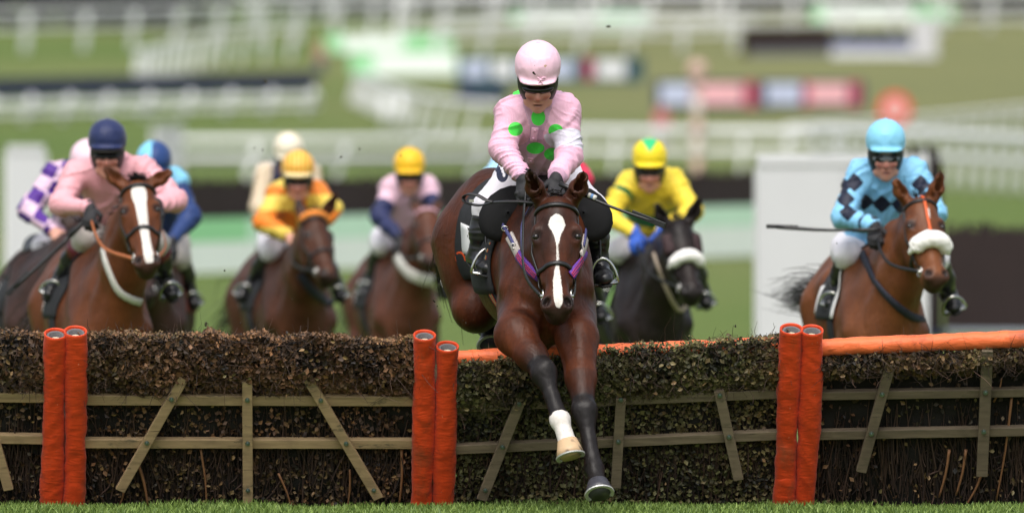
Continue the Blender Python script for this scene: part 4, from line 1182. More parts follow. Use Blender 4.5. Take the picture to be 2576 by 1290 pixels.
def build_jockey(label, J, silk, cap, res=.009, breech=None, battr=None, boots=BOOTM, sock=None, gloves=GLOVEB, attr=None, capattr=None, goggle=LENS, peak=None, seed=0,
                 group="jockeys riding towards the hurdles", puff=1.0, headk=1.0, cuff=None, collar=True, fine_head=None, crease=1.5):
    r = np.random.default_rng(seed); g = {k: np.asarray(v, float) for k, v in J.items() if k not in ('pitch', 'yaw', 'roll')}
    C = g['head']; pt = math.radians(J.get('pitch', 25)); yw = math.radians(J.get('yaw', 0))
    f = np.array([math.sin(yw)*math.cos(pt), -math.cos(yw)*math.cos(pt), -math.sin(pt)]); l = unit(np.cross(f, [0,0,1.])); l = -l if l[0] < 0 else l
    u = np.cross(l, f); u = u if u[2] > 0 else -u
    ro = math.radians(J.get('roll', 0)); l, u = l*math.cos(ro)+u*math.sin(ro), u*math.cos(ro)-l*math.sin(ro)
    A = np.array([l, f, u]); K = headk
    hip = g['hip']; mid = (g['sl']+g['sr'])/2; lat = unit(g['sr']-g['sl'])
    root = thing("person", (hip[0], hip[1], gz(hip[1])), label, "jockey", group)
    o = lambda a, b, c: C+(l*a+f*b+u*c)*K
    # one continuous body: head, neck, trunk, arms, legs
    al = np.array(list(g.values())); F = Fld(al.min(0)-.26, al.max(0)+.26, min(res, .008))
    E = lambda c, rr, k=.02, op='u', ax=A: F.ell(o(*c), np.array(rr)*K, ax, k*K, op)
    E((0,-.005,.03),(.073,.092,.098)); FO = -.032; E((0,.028,-.062+FO),(.060,.066,.085), .03); E((0,.062,-.115+FO),(.028,.026,.026), .02)
    F.cone(o(0,.085,-.012+FO), o(0,.108,-.047+FO), .010*K, .015*K, .012); E((0,.098,-.052+FO),(.019,.014,.010), .008)
    for s in (-1, 1):
        E((s*.030,.092,-.012+FO),(.020,.015,.013), .010, 's'); E((s*.040,.075,-.040+FO),(.024,.022,.020), .02); E((s*.05,.02,-.09+FO),(.022,.035,.03), .02)
        E((s*.076,-.01,-.025),(.010,.022,.030), .008)
    E((0,.088,-.081+FO),(.026,.012,.006), .006); E((0,.084,-.098+FO),(.023,.014,.007), .006); E((0,.104,-.089+FO),(.023,.018,.0045), .004, 's')
    neck = mid*.75+hip*.25*0+mid*.25
    F.cone(o(0,-.02,-.07), mid+(hip-mid)*.05, .058*K, .065, .03)
    F.cone(g['sl'], g['sr'], .055, .055, .03); F.cone(mid+(hip-mid)*.15, hip, .095, .085, .05, [(lat, 1.25)])
    for s in 'lr':
        F.chain([g['s'+s], g['e'+s], g['w'+s]], [.05, .042, .030], .02)
        sg = -1 if s == 'l' else 1; hj = hip+lat*sg*.095
        F.chain([hip, hj, g['k'+s], g['a'+s]], [.075, .065, .045, .030], .03); F.cone(g['a'+s], g['a'+s]+unit(g['a'+s]-g['k'+s])*.04, .028, .02, .02)
    if gloves is None:
        for s in 'lr':
            d = unit(g['w'+s]-g['e'+s]); sg = -1 if s == 'l' else 1; hd = unit(np.array([-sg*.35,-.75,-.45])*.8+d*.5)
            hand_into(F, g['w'+s]+d*.02, hd, np.array([sg*.35,-.45,.85]), np.array([-sg*1.,0,.1]), 1.05)
    V, Q = F.mesh(1); rel = (V-C)/K; h = np.stack([rel@l, rel@f, rel@u-FO], 1)
    flush = np.clip(np.exp(-(((np.abs(h[:,0])-.04)/.02)**2+((h[:,2]+.05)/.025)**2))*.9*(h[:,1] > .03)+np.exp(-(h[:,0]/.02)**2-((h[:,2]+.05)/.02)**2)*.8*(h[:,1] > .09)+np.exp(-(h[:,0]/.028)**2-((h[:,2]+.09)/.016)**2)*.5*(h[:,1] > .05), 0, 1)
    mouth = np.exp(-(h[:,0]/.024)**4-((h[:,2]+.089)/.006)**2)*(h[:,1] > .04)
    qmesh("body", V, Q, SKIN, root, {'flush': flush, 'mouth': mouth})
    if J.get('teeth', False):
        mb = MB(); mb.box((-.018,0,-.004), (.018,.006,.004)); mb.v = [np.array([o(x, .084+y, -.121+z) for x, y, z in mb.v[0]])]; mb.build("teeth", TEETH, root)
    # silk jacket
    pts = np.array([g[k] for k in ('sl','sr','el','er','wl','wr','hip')]); F = Fld(pts.min(0)-.22, pts.max(0)+.22, res)
    front = unit(np.cross(lat, hip-mid)); front = front if front[1] < 0 else -front
    nk = mid+(C-mid)*.10
    for s in 'lr': F.cone(nk, g['s'+s], .075*puff, .070*puff, .03)
    F.cone(mid+(hip-mid)*.12, hip*.92+mid*.08, .128*puff, .128*puff, .06, [(lat, 1.28)])
    F.ell(mid+(hip-mid)*.35-front*.06, np.array([.17,.13,.2]), k=.08)
    for s in 'lr':
        F.cone(g['s'+s], g['e'+s], .074*puff, .064*puff, .05); F.cone(g['e'+s], g['w'+s], .064*puff, .040*puff, .03)
        F.cone(g['w'+s]*.93+g['e'+s]*.07, g['w'+s], .043, .039, .01)
    if collar: F.cone(mid+(C-mid)*.05, mid+(o(0,-.03,-.09)-mid)*.75, .075, .064, .03)
    F.plane(hip+(hip-mid)*.16, hip-mid)
    for s in 'lr': pass
    V, Q = F.mesh(1); N = vnormals(V, Q)
    # creases run across the sleeves and drag from the armpits
    dn = np.zeros(len(V)); wt = np.full(len(V), 1e-6); w0 = vnoise(V*7+seed)
    for a_, b_, sh in ((g['sl'],g['el'],1),(g['el'],g['wl'],2),(g['sr'],g['er'],3),(g['er'],g['wr'],4),(mid,hip,0)):
        ax = unit(b_-a_); e1 = unit(np.cross(ax, [0.,1,.3])); e2 = np.cross(ax, e1); t_ = (V-a_)@ax; x1, x2 = (V-a_)@e1, (V-a_)@e2
        ln_ = np.linalg.norm(b_-a_); dist = np.linalg.norm(V-a_-np.clip(t_, 0, ln_)[:,None]*ax, axis=1); wgt = np.exp(-(dist/.085)**4)*(1 if sh else .6)
        if sh:   # sleeve: creases slant round the arm
            c1 = np.stack([t_*24+x1*13*(1 if sh % 2 else -1)+w0*1.2, x1*5+sh*3, x2*5+seed], 1); c2 = np.stack([t_*52-x1*20+w0*2, x1*8+sh, x2*8], 1)
        else:    # body: long drags down from the shoulders
            c1 = np.stack([x1*17+t_*5+w0*1.4, t_*3.5, x2*4+seed], 1); c2 = np.stack([x1*40-t_*14+w0*2, t_*8, x2*6], 1)
        f1 = np.maximum(0, 1-np.abs(vnoise(c1))*3.2)**1.5; f2 = np.maximum(0, 1-np.abs(vnoise(c2))*3.4)**1.5
        dn += wgt*(f1*.0105+f2*.0042)*crease; wt += wgt
    V = V+N*(dn/wt-.003)[:,None]
    at = attr(V, F, g, mid, lat, front) if attr else {}
    H = {'jacketfield': F, 'root': root, 'o': o, 'l': l, 'f': f, 'u': u, 'g': g, 'mid': mid, 'front': front, 'lat': lat}
    qmesh("silk_jacket", V, Q, silk, root, at)
    for s in 'lr':
        if cuff is not None:
            d = unit(g['w'+s]-g['e'+s]); mb = MB(); mb.tube([g['w'+s]-d*.015, g['w'+s]+d*.012], [.043,.040], 16); mb.build("cuff", cuff, root, True)
    # breeches
    bm = breech or BREECH
    F = Fld(np.minimum.reduce([hip, g['kl'], g['kr']])-.25, np.maximum.reduce([hip, g['kl'], g['kr']])+.25, res)
    F.ell(hip+(hip-mid)*.12, np.array([.165,.16,.14]), k=.05); F.cone(hip+front*.06-np.array([0,0,.04]), hip+front*.10-np.array([0,0,.12]), .13, .10, .05)
    for s in 'lr':
        sg = -1 if s == 'l' else 1; hj = hip+lat*sg*.10+(hip-mid)*.1
        F.cone(hip, hj, .12, .108, .05); F.cone(hj, g['k'+s], .105, .070, .05); kd = unit(g['a'+s]-g['k'+s]); F.cone(g['k'+s], g['k'+s]+kd*.11, .068, .056, .03)
    V, Q = F.mesh(1); N = vnormals(V, Q)
    fold = 1-np.abs(vnoise(V*np.array([22,22,13.])+seed))*2; V = V+N*(fold*.004)[:,None]
    qmesh("breeches", V, Q, bm, root, battr(V, F, g, mid, lat, front) if battr else {})
    # boots
    for s in 'lr':
        k_, a_, t_ = g['k'+s], g['a'+s], g['t'+s]; F = Fld(np.minimum.reduce([k_,a_,t_])-.12, np.maximum.reduce([k_,a_,t_])+.12, min(res, .007))
        st = k_+(a_-k_)*.20; F.chain([st, st*.5+a_*.5, a_], [.066,.062,.045], .03); ft = unit(t_-a_); down = unit(a_-k_)
        heel = a_+down*.045-ft*.045; ball = a_+down*.05+(t_-a_)*.75; 
        side = unit(np.cross(ft, down))
        F.cone(a_, heel, .044, .036, .03); F.cone(heel, ball, .036, .037, .03, [(side, 1.15)]); F.cone(ball, t_+down*.05, .037, .030, .02, [(side, 1.2)])
        V, Q = F.mesh(1); N = vnormals(V, Q); V = V+N*((1-np.abs(vnoise(V*np.array([14,14,40.])+seed))*2)*.0028)[:,None]
        b = qmesh("boot", V, Q, boots, root)
        n_ = unit(np.cross(side, ft)); n_ = n_ if np.dot(n_, down) > 0 else -n_
        sp = [heel-ft*.035+n_*.032, heel+n_*.033, ball+n_*.033, t_+down*.05+ft*.03+n_*.026]; mb = MB(); mb.ribbon(spline(sp, 9), [n_]*9, np.interp(np.arange(9), [0,2,5,8], [.05,.066,.085,.05]), .012); mb.build("sole", SOLE, b, True)
        if sock is not None:
            mb = MB(); mb.tube([st-(a_-k_)*.03, st+(a_-k_)*.22], [.072,.066], 20); mb.build("boot_top", sock, b, True)
        # stirrup belongs to the saddle but hangs on this foot
        c = ball+n_*.0; hgt = -down; w_ = side; rp = []
        for x in np.linspace(-.25, math.pi+.25, 16): rp.append(ball+n_*.035+w_*math.cos(x)*.066+hgt*(max(0, math.sin(x))*.125-.0))
        H['stirrup_'+s] = (np.array(rp), ball, n_, w_, ft)
    # gloves
    if gloves is not None:
        for s in 'lr':
            d = unit(g['w'+s]-g['e'+s]); sg = -1 if s == 'l' else 1; hd = unit(np.array([-sg*.05,-.45,-.85])*.8+d*.4-np.array([d[0]*.4,0,0])); w_ = g['w'+s]+d*.012
            F = Fld(w_-.17, w_+.17, min(res*.55, .005)); F.cone(w_-d*.035, w_+d*.02, .034, .031, .01)
            hand_into(F, w_+d*.01, hd, np.array([sg*.35,-.5,.85]), np.array([-sg*1.,0,.1]), 1.12)
            V, Q = F.mesh(1); qmesh("glove", V, Q, gloves, root); H['hand_'+s] = w_+hd*.09
    else:
        for s in 'lr':
            d = unit(g['w'+s]-g['e'+s]); H['hand_'+s] = g['w'+s]+d*.08
    # helmet: silk cap over the skull, peak, black harness with ear pads
    F = Fld(C-.24, C+.24, min(res, .006))
    F.ell(o(0,-.005,.055), np.array([.108,.132,.112])*K, A, 0)
    F.cone(o(0,-.005,.02), o(0,-.005,.06), .104*K, .106*K, .02, [(f, 1.22)])
    F.plane(o(0,0,.008), -u)
    F.ell(o(0,.098,.012), np.array([.088,.056,.011])*K, A, .022)
    V, Q = F.mesh(1); N = vnormals(V, Q); rel = (V-C)/K; h = np.stack([rel@l, rel@f, rel@u], 1)
    fold = (1-np.abs(vnoise(V*np.array([22,22,22.])+seed+4))*2); V = V+N*(fold*.0022*(h[:,2] < .13))[:,None]
    seam = np.maximum(np.exp(-(h[:,0]/.004)**2), 0)*(h[:,2] > .03); V = V+N*(seam*.0016)[:,None]
    cp = qmesh("cap", V, Q, cap, root, capattr(h) if capattr else {})
    mb = MB(); mb.ball(o(0,-.005,.168), .010*K, 10, 6); mb.build("button", cap, cp, True)
    if peak is not None:
        pp = [o(.085*math.sin(x), .085+.075*math.cos(x)-.01, .006-.012) for x in np.linspace(-1.35, 1.35, 16)]
        mb = MB(); inn = [o(.085*math.sin(x), .06+.02*math.cos(x), .004) for x in np.linspace(-1.35, 1.35, 16)]
        mb.add(pp+inn+[p-u*.006 for p in pp]+[p-u*.006 for p in inn], [(i, i+1, i+17, i+16) for i in range(15)]+[(i+32, i+48, i+49, i+33) for i in range(15)]+[(i, i+32, i+33, i+1) for i in range(15)]); mb.build("peak", peak, cp, True)
    F = Fld(C-.24, C+.24, min(res, .006))
    F.ell(o(0,-.012,-.025), np.array([.101,.115,.145])*K, A, 0); F.ell(o(0,.11,-.10), np.array([.061,.098,.125])*K, A, .015, 's'); F.plane(o(0,0,.012), u); F.ell(o(0,.02,-.17), np.array([.05,.1,.05])*K, A, .01, 's')
    V, Q = F.mesh(1); qmesh("harness", V, Q, HARN, root)
    F = Fld(C-.2, C+.2, min(res*.6, .005)); F.ell(o(0,.055,-.042), np.array([.078,.052,.027])*K, A, 0); F.ell(o(0,.118,-.072), np.array([.014,.03,.018])*K, A, .008, 's')
    V, Q = F.mesh(1); gg = qmesh("goggles", V, Q, goggle, root)
    if goggle is not LENS:
        for s in (-1, 1):
            mb = MB(); mb.ball((0,0,0), (.03,.010,.019), 14, 8); mb.v = [np.array([o(s*.034+x, .098+y-abs(s*.034+x)*.2, -.042+z) for x, y, z in mb.v[0]])]; mb.build("lens", LENS, gg, True)
    return H

def add_stirrups(Hs, Jk, mat=METAL, r=.0085):
    sd = [c for c in Hs.root.children if c.name.startswith("saddle")][0]
    for s in 'lr':
        rp, ball, n_, w_, ft = Jk['stirrup_'+s]; mb = MB(); mb.tube(rp, r, 8); 
        mb.bar(rp[0], rp[-1], .045, .012, ft); o = mb.build("stirrup", mat, sd, True)
        sg = -1 if s == 'l' else 1; top = rp[len(rp)//2]; a = Hs.T(sg*.24, .55, 1.42); mb = MB(); mb.ribbon(spline([top, (top+a)/2+np.array([sg*.02,0,0]), a], 8), [np.array([sg*1.,-.3,0])]*8, .02, .006); mb.build("stirrup_leather", BLACKL, sd, True)

def whip(label, a, b, r0=.010, r1=.006, bands=None):
    a = np.asarray(a); b = np.asarray(b); t = thing("whip", a, label, "whip", "riding whips"); n = 12
    pts = np.array([a+(b-a)*i/(n-1)+np.array([0,0,-.012])*math.sin(i/(n-1)*math.pi) for i in range(n)])
    mb = MB(); mb.tube(pts[:4], r0*1.25, 8); mb.build("handle", BLACKL, t, True); mb = MB(); mb.tube(pts[3:], np.linspace(r0*.8, r1, 9), 8); mb.build("shaft", BLACKL, t, True)
    mb = MB(); d = unit(b-a); mb.bar(b-d*.12, b+d*.06, r0*2.8, r0*.9, np.array([0,0,1.])); mb.build("flap", BLACKL, t, False, .002)
    for f, m in (bands or ()):
        mb = MB(); p = a+(b-a)*f; mb.tube([p-d*.008, p+d*.008], r0*1.35, 10); mb.build("band", m, t, True)
    return t
# ------------------------------------------------------------------ the field of runners
def joints(Y, head, sl, sr, el, er, wl, wr, hip, kl, kr, al, ar, tl, tr, pitch=25, yaw=0, roll=0, dd=None):
    o = dict(head=0, sl=.15, sr=.15, el=.0, er=.0, wl=-.2, wr=-.2, hip=.5, kl=.18, kr=.18, al=.42, ar=.42, tl=.28, tr=.28); o.update(dd or {})
    q = dict(head=head, sl=sl, sr=sr, el=el, er=er, wl=wl, wr=wr, hip=hip, kl=kl, kr=kr, al=al, ar=ar, tl=tl, tr=tr)
    J = {k: P(v[0], v[1], Y+o[k]) for k, v in q.items()}; J['pitch'] = pitch; J['yaw'] = yaw; J['roll'] = roll; return J
def hands(J): return {-1: J['wl']+np.array([.02,-.07,-.06]), 1: J['wr']+np.array([-.02,-.07,-.06])}
def blobs(pts):     # patches sewn on where a line of sight meets the garment
    def f(V, F, g, mid, lat, front):
        d = np.full(len(V), 9.)
        for x, y, rx, rz in pts:
            p, n, ok = F.see(x, y)
            if not ok: continue
            q = V-p; d = np.minimum(d, np.maximum(np.sqrt((q[:,0]/rx)**2+(q[:,2]/rz)**2)-1, np.abs(q[:,1])/.10-1))
        return d
    return f
def diamonds(pts, r):
    def f(V, F, g, mid, lat, front):
        d = np.full(len(V), 9.)
        for x, y in pts:
            p, n, ok = F.see(x, y)
            if ok: q = np.abs(V-p); d = np.minimum(d, q[:,0]/r+q[:,2]/(r*1.1)+q[:,1]*.3/r-1)
        return d
    return f
def limb(V, a, b):
    ba = b-a; t = ((V-a)@ba)/(ba@ba); return t, np.linalg.norm(V-a-np.clip(t,0,1)[:,None]*ba, axis=1)
def sleeve(V, g, lo=0.0, hi=2.0, sides='lr'):
    d = np.full(len(V), 9.)
    for s in sides:
        t1, d1 = limb(V, g['s'+s], g['e'+s]); t2, d2 = limb(V, g['e'+s], g['w'+s])
        t = np.where(d1 < d2, np.clip(t1, -1, 1), 1+np.clip(t2, 0, 2)); near = np.minimum(d1, d2) < .115
        d = np.where(near, np.minimum(d, np.maximum(lo-t, t-hi)), d)
    return d

BAY1 = coat("dark_bay_coat", (.026,.0072,.003), (.125,.031,.009), gloss=.43)
BAY2 = coat("bright_bay_coat", (.085,.026,.010), (.17,.052,.017), gloss=.42)
BAY3 = coat("golden_bay_coat", (.105,.034,.013), (.21,.072,.025), gloss=.42)
BLK = coat("black_brown_coat", (.010,.0075,.0075), (.022,.014,.012), gloss=.42)
BAY4 = coat("mid_bay_coat", (.045,.016,.008), (.095,.032,.014), gloss=.45)
BAY5 = coat("red_bay_coat", (.06,.022,.012), (.125,.042,.022), gloss=.45)
DKB = coat("dark_brown_coat", (.026,.013,.010), (.06,.028,.02), gloss=.45)
NAVYW = plain("navy_webbing", (.014,.016,.03), .7, .2, 80, .2)
BEIGE = plain("beige_webbing", (.42,.34,.26), .7, .1, 80, .2)
TAPE = lambda n, c: plain(n, c, .7, .12, 90, .2)

# ---- leader, landing over the hurdle
J = joints(39.6, (1353,190), (1288,284), (1420,278), (1264,374), (1432,390), (1312,440), (1404,442), (1354,432), (1226,520), (1488,522), (1206,630), (1506,655), (1232,652), (1519,676), 24,
           dd=dict(sl=.16, sr=.16, el=.08, er=.08, wl=-.06, wr=-.06, hip=.54, kl=.42, kr=.42, al=.45, ar=.45, tl=.30, tr=.3))
X0, Y0 = .158, 39.45
fore = [[P(1300,842,39.30), P(1369,938,39.05), P(1409,1056,38.92), P(1428,1112,38.86)], [P(1452,850,39.3), P(1470,1036,39.0), P(1494,1180,38.85), P(1504,1214,38.78)]]
hz = lambda x, y, z: np.array([X0+x+.09*y-.2*y*y, Y0+y, z])
hind = [[hz(-.15,1.22,.98), P(1196,770,41.3), P(1222,822,41.0), P(1232,850,40.9)], [hz(.15,1.22,.98), hz(.16,1.75,.95), hz(.16,1.55,.78), hz(.16,1.5,.74)]]
H1 = build_horse("dark bay horse with white blaze and one white sock landing over the hurdle", X0, Y0, -.09, BAY1, (P(1400,492,39.25), P(1402,776,38.95), (0,-1,.1)), res=.0095, bend=.2, pitch=.08,
    fore=fore, hind=hind, wide=.765, blaze=[(.175,.006,0),(.20,.030,0),(.26,.042,0),(.31,.030,.002),(.37,.014,.003),(.45,.005,.003),(.58,.006,.004),(.66,.012,.0),(.75,.020,.0),(.86,.022,.004),(.93,.021,.006),(.975,.010,.006)],
    socks=(0,), hooves=[HOOFL,HOOFD,HOOFD,HOOFD], ears=(P(1333,427,39.2), P(1469,430,39.2)), bw=1.04, tail=P(1240,760,41.9), seed=11, facedark=.45,
    tack=dict(hands=hands(J), sag=.12, brow_t=.095, nose_t=.615, cloth_y=1.16, cloth_a=112, num=(.86,1.12,52,80), mane=130, forelock=16, fore_len=.3, mane_len=.6, girth=BLKCLOTH,
              girth_stripe={'r': TAPE('red_tape',(.35,.02,.03)), 'y': TAPE('yellow_tape',(.5,.3,.05)), 'b': TAPE('blue_tape',(.05,.12,.2))}), group="racehorses galloping up to the hurdles")
PINK = cloth("pink_green_spot_silk", (.82,.47,.62), [('p3',(.60,.36,.50)),('p1',(.08,.80,.09)),('p2',(.74,.70,.82))], .5, .3)  # p3: darker torso, part painted shade, part body protector showing through
def at1(V, F, g, mid, lat, front):
    d = blobs([(1302,234,.024,.055),(1354,296,.034,.040),(1297,325,.036,.034),(1398,329,.036,.032),(1347,373,.044,.028),(1389,388,.04,.03),(1320,165,.05,.05)])(V, F, g, mid, lat, front)
    a = sleeve(V, g, .52, .93, 'r'); back = (V-mid)@front; bs = np.sqrt(((V[:,0]*1.0+V[:,1]*.0)%.2-.1)**2+((V[:,2])%.2-.1)**2)-.045
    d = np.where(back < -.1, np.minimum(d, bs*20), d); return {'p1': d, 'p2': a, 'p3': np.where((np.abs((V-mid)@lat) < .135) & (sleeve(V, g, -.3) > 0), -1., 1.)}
PCAP = cloth("pink_cap_silk", (.86,.56,.69), [('p1',(.03,.022,.018)),('p2',(.55,.36,.27))], .5, .22)
def cap1(h):
    w = 1+.35*vnoise(h*260)
    def sp(L_):
        d = np.full(len(h), 9.)
        for a, b, r in L_: d = np.minimum(d, np.sqrt((h[:,0]-a)**2+(h[:,2]-b)**2)-r*w)
        return np.where(h[:,1] > .02, d, 9)
    return {'p1': sp([(-.020,.066,.0065),(-.013,.060,.004),(-.017,.100,.003),(-.001,.056,.0035),(.005,.054,.002),(.022,.040,.0028),(.034,.078,.002)]), 'p2': sp([(.035,.097,.006),(.041,.098,.004),(.052,.064,.003),(-.045,.072,.003)])}
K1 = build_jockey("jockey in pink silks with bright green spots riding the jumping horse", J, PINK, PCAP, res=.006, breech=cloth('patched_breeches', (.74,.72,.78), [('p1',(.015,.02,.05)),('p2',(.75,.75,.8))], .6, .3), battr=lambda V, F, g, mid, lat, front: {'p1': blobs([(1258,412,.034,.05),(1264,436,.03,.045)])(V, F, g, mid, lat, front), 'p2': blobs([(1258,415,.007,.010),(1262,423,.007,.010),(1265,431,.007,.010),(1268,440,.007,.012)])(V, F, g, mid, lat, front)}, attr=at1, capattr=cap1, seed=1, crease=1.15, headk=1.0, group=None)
add_stirrups(H1, K1)
def trim1():
    F, root = K1['jacketfield'], K1['root']; pts, nn = [], []
    pk = None
    for q0, q1 in ((.18,.50),(.88,1.0)):
        pts, nn = [], []
        for q in np.linspace(q0, q1, 8):
            p, n, ok = F.see(1349-14*q, 300+108*q)
            if ok: pts.append(p+n*.006); nn.append(n)
        mb = MB(); mb.ribbon(np.array(pts), nn, .034, .003); pk = mb.build("placket", PINK, root, True)
    for x, y in ((1346,326),(1342,345),(1336,402)):
        p, n, ok = F.see(x, y); mb = MB(); mb.tube([p+n*.008, p+n*.0135], .0065, 10); mb.build("button", PINK, pk, True)
    o = K1['o']; mb = MB()
    for s in (-1, 1):
        mb.tube(np.array([o(.012+s*a, .138-abs(a)*.5, .034+b) for a, b in ((0,0),(.014,.010),(.026,.006),(.024,-.004),(.010,-.004),(0,0))]), .0028, 6)
        mb.tube(np.array([o(.012, .138, .034), o(.012+s*.007, .142, .022), o(.012+s*.010, .147, .012)]), .0026, 6)
    mb.ball(o(.012,.140,.034), .006, 8, 6); mb.build("ribbon_bow", PCAP, root, True)
    mb = MB(); mb.tube(np.array([o(.105*math.sin(a), -.005+.133*math.cos(a), .030+.004*math.cos(a*3)) for a in np.linspace(-1.2, 1.2, 24)]), .0028, 6); mb.build("cap_string", PCAP, root, True)
trim1()
# breastplate of the leader: straps, buckles, pads and striped elastic
def breast1():
    root = H1.root; pad = plain("fawn_felt", (.48,.43,.40), .85, .1, 90, .2); pur = plain("purple_elastic", (.12,.035,.30), .6, .1, 90, .2); red = plain("red_elastic_stripe", (.42,.03,.09), .6, .1, 90, .2); blu = plain("blue_strap", (.07,.07,.20), .5, .15, 60, .1)
    bp = straw(H1, "breastplate", [(1304,640),(1318,660),(1334,678),(1352,694)], .058, pur, root, .007, 12)
    for d in (-.012, .0, .012): straw(H1, "elastic_stripe", [(1304+d*180,640-d*330),(1318+d*180,660-d*330),(1334+d*180,678-d*330),(1352+d*180,694-d*330)], .0055, red, bp, .003, 12, .0095)
    straw(H1, "felt_pad", [(1283,594),(1294,614),(1306,640)], .055, pad, bp, .008, 8, .004)
    straw(H1, "strap", [(1264,552),(1275,576),(1290,602),(1298,618)], .018, blu, bp, .006, 10, .012)
    straw(H1, "neck_strap", [(1316,636),(1314,600),(1316,560),(1330,532),(1340,515)], .012, blu, root, .005, 12, .004)
    for x, y in ((1279,580),(1300,622)):
        p, n, ok = H1.F.see(x, y); mb = MB(); mb.tube(np.array([p+n*.022+np.array([.016*math.cos(q), 0, .012*math.sin(q)]) for q in np.linspace(0, 6.28, 12)]), .003, 5); mb.build("buckle", METAL, bp, True)
    b2 = straw(H1, "breastplate", [(1436,694),(1450,672),(1463,648),(1470,630)], .05, pur, root, .007, 12)
    for d in (-.012, .0, .012): straw(H1, "elastic_stripe", [(1436+d*-200,694-d*300),(1450-d*200,672-d*300),(1463-d*200,648-d*300)], .0055, red, b2, .003, 12, .0095)
    straw(H1, "felt_pad", [(1459,642),(1466,622),(1471,598)], .045, pad, b2, .008, 8, .004)
    straw(H1, "strap", [(1462,620),(1466,600),(1468,580)], .016, blu, b2, .006, 8, .012)
breast1()
# loose end of the rein and saddle cloth number
mb = MB(); mb.ribbon(spline([P(1352,512,39.3), P(1300,508,39.35), P(1245,510,39.4), P(1205,518,39.45), P(1172,510,39.45), P(1166,498,39.45), P(1176,490,39.42), P(1200,492,39.4), P(1222,504,39.38), P(1240,509,39.37)], 40), [np.array([0,-.35,.94])]*40, .024, .006)
[c for c in H1.root.children if c.name.startswith('bridle')]; mb.build("rein_end", BLACKL, [c for c in H1.root.children if c.name.startswith('bridle')][0], True)
p = P(1186,506,39.42); mb = MB(); mb.box(p-[.012,.014,.006], p+[.012,.0,.008]); mb.build("rein_buckle", METAL, [c for c in H1.root.children if c.name.startswith('bridle')][0])
def text_on(H, body, x, y, size, mat, parent, shear=0.2, name="lettering", tilt=.35, off=.0175):
    p, n, ok = H.F.see(x, y)
    cu = bpy.data.curves.new(name, 'FONT'); cu.body = body; cu.size = size; cu.extrude = .001; cu.align_x = 'CENTER'; cu.align_y = 'CENTER'; cu.shear = shear; cu.fill_mode = 'BOTH'; cu.resolution_u = 3
    cu.materials.append(mat); tmp = bpy.data.objects.new(name, cu); COL.objects.link(tmp); bpy.context.view_layer.update()
    me = bpy.data.meshes.new_from_object(tmp.evaluated_get(bpy.context.evaluated_depsgraph_get())); bpy.data.objects.remove(tmp)
    o = bpy.data.objects.new(name, me); COL.objects.link(o); o.parent = parent
    z = Vector(n.tolist()); up = Vector((math.sin(tilt), 0, math.cos(tilt))); xx = up.cross(z).normalized(); yy = z.cross(xx)
    M = Matrix((xx, yy, z)).transposed().to_4x4(); M.translation = Vector((p+n*off-org(parent)).tolist()); o.matrix_local = M; return o
sd1 = [c for c in H1.root.children if c.name.startswith('saddle')][0]
ORL = plain("orange_letters", (.75,.09,.02), .6, .05, 40, 0); BKL = plain("black_digits", (.01,.01,.01), .6, .05, 40, 0)
whip("black whip with white and blue bands in the hand of the spotted jockey", P(1408,462,39.35), P(1645,557,39.2), bands=[(.32, WHITEC), (.345, plain("blue_band", (.15,.3,.6), .5, .1, 40, 0)), (.37, WHITEC)])

# ---- rider on the left in plain pink
J = joints(46.9, (270,373), (192,436), (358,428), (152,515), (442,505), (220,523), (402,512), (300,560), (214,600), (396,610), (158,690), (412,690), (132,728), (430,728), 6)
H2 = build_horse("bright bay horse with broad white blaze under the plain pink jockey", -2.29, 46.65, .2, BAY2, (P(345,450,46.25), P(372,664,45.9), (.1,-1,.15)), res=.013, wide=.8,
    blaze=[(.08,.028,0),(.14,.045,.0),(.22,.045,0),(.3,.034,.002),(.45,.030,.004),(.6,.026,.006),(.75,.026,.010),(.9,.030,.012),(.97,.02,.012)], ears=(P(263,417,46.25), P(433,429,46.25)), seed=22,
    tack=dict(hands=hands(J), flap=False, rein_mat=ORANGEL, brow_t=.09, nose_t=.58, breast=dict(pts=[(-.24,1.30),(-.19,1.16),(-.12,1.04),(.03,.985),(.15,1.04),(.215,1.15),(.245,1.27)], mat=WHITEC, w=.045), forelock=110, fore_len=.4, mane=220))
PK2 = cloth("plain_pink_silk", (.80,.40,.45), [('p1',(.02,.025,.07))], .5, .3)
K2 = build_jockey("jockey in plain pink silks and navy cap with dark goggles at left", J, PK2, cloth("navy_cap_silk", (.018,.028,.095), (), .45, .2), res=.009, breech=BREECHM, attr=lambda V, F, g, mid, lat, front: {'p1': np.where(((V-g['hip'])@unit(mid-g['hip']) < .14) & (sleeve(V, g) > 0), -1., 1.)},
    sock=plain("maroon_boot_top", (.14,.014,.03), .35, .2, 30, .1), peak=plain("grey_peak_lining", (.03,.028,.026), .7, .2, 40, .1), seed=2, group=None)
add_stirrups(H2, K2)
whip("long black whip slanting down from the plain pink jockey", P(228,540,46.65), P(36,722,46.6), .012, .011)

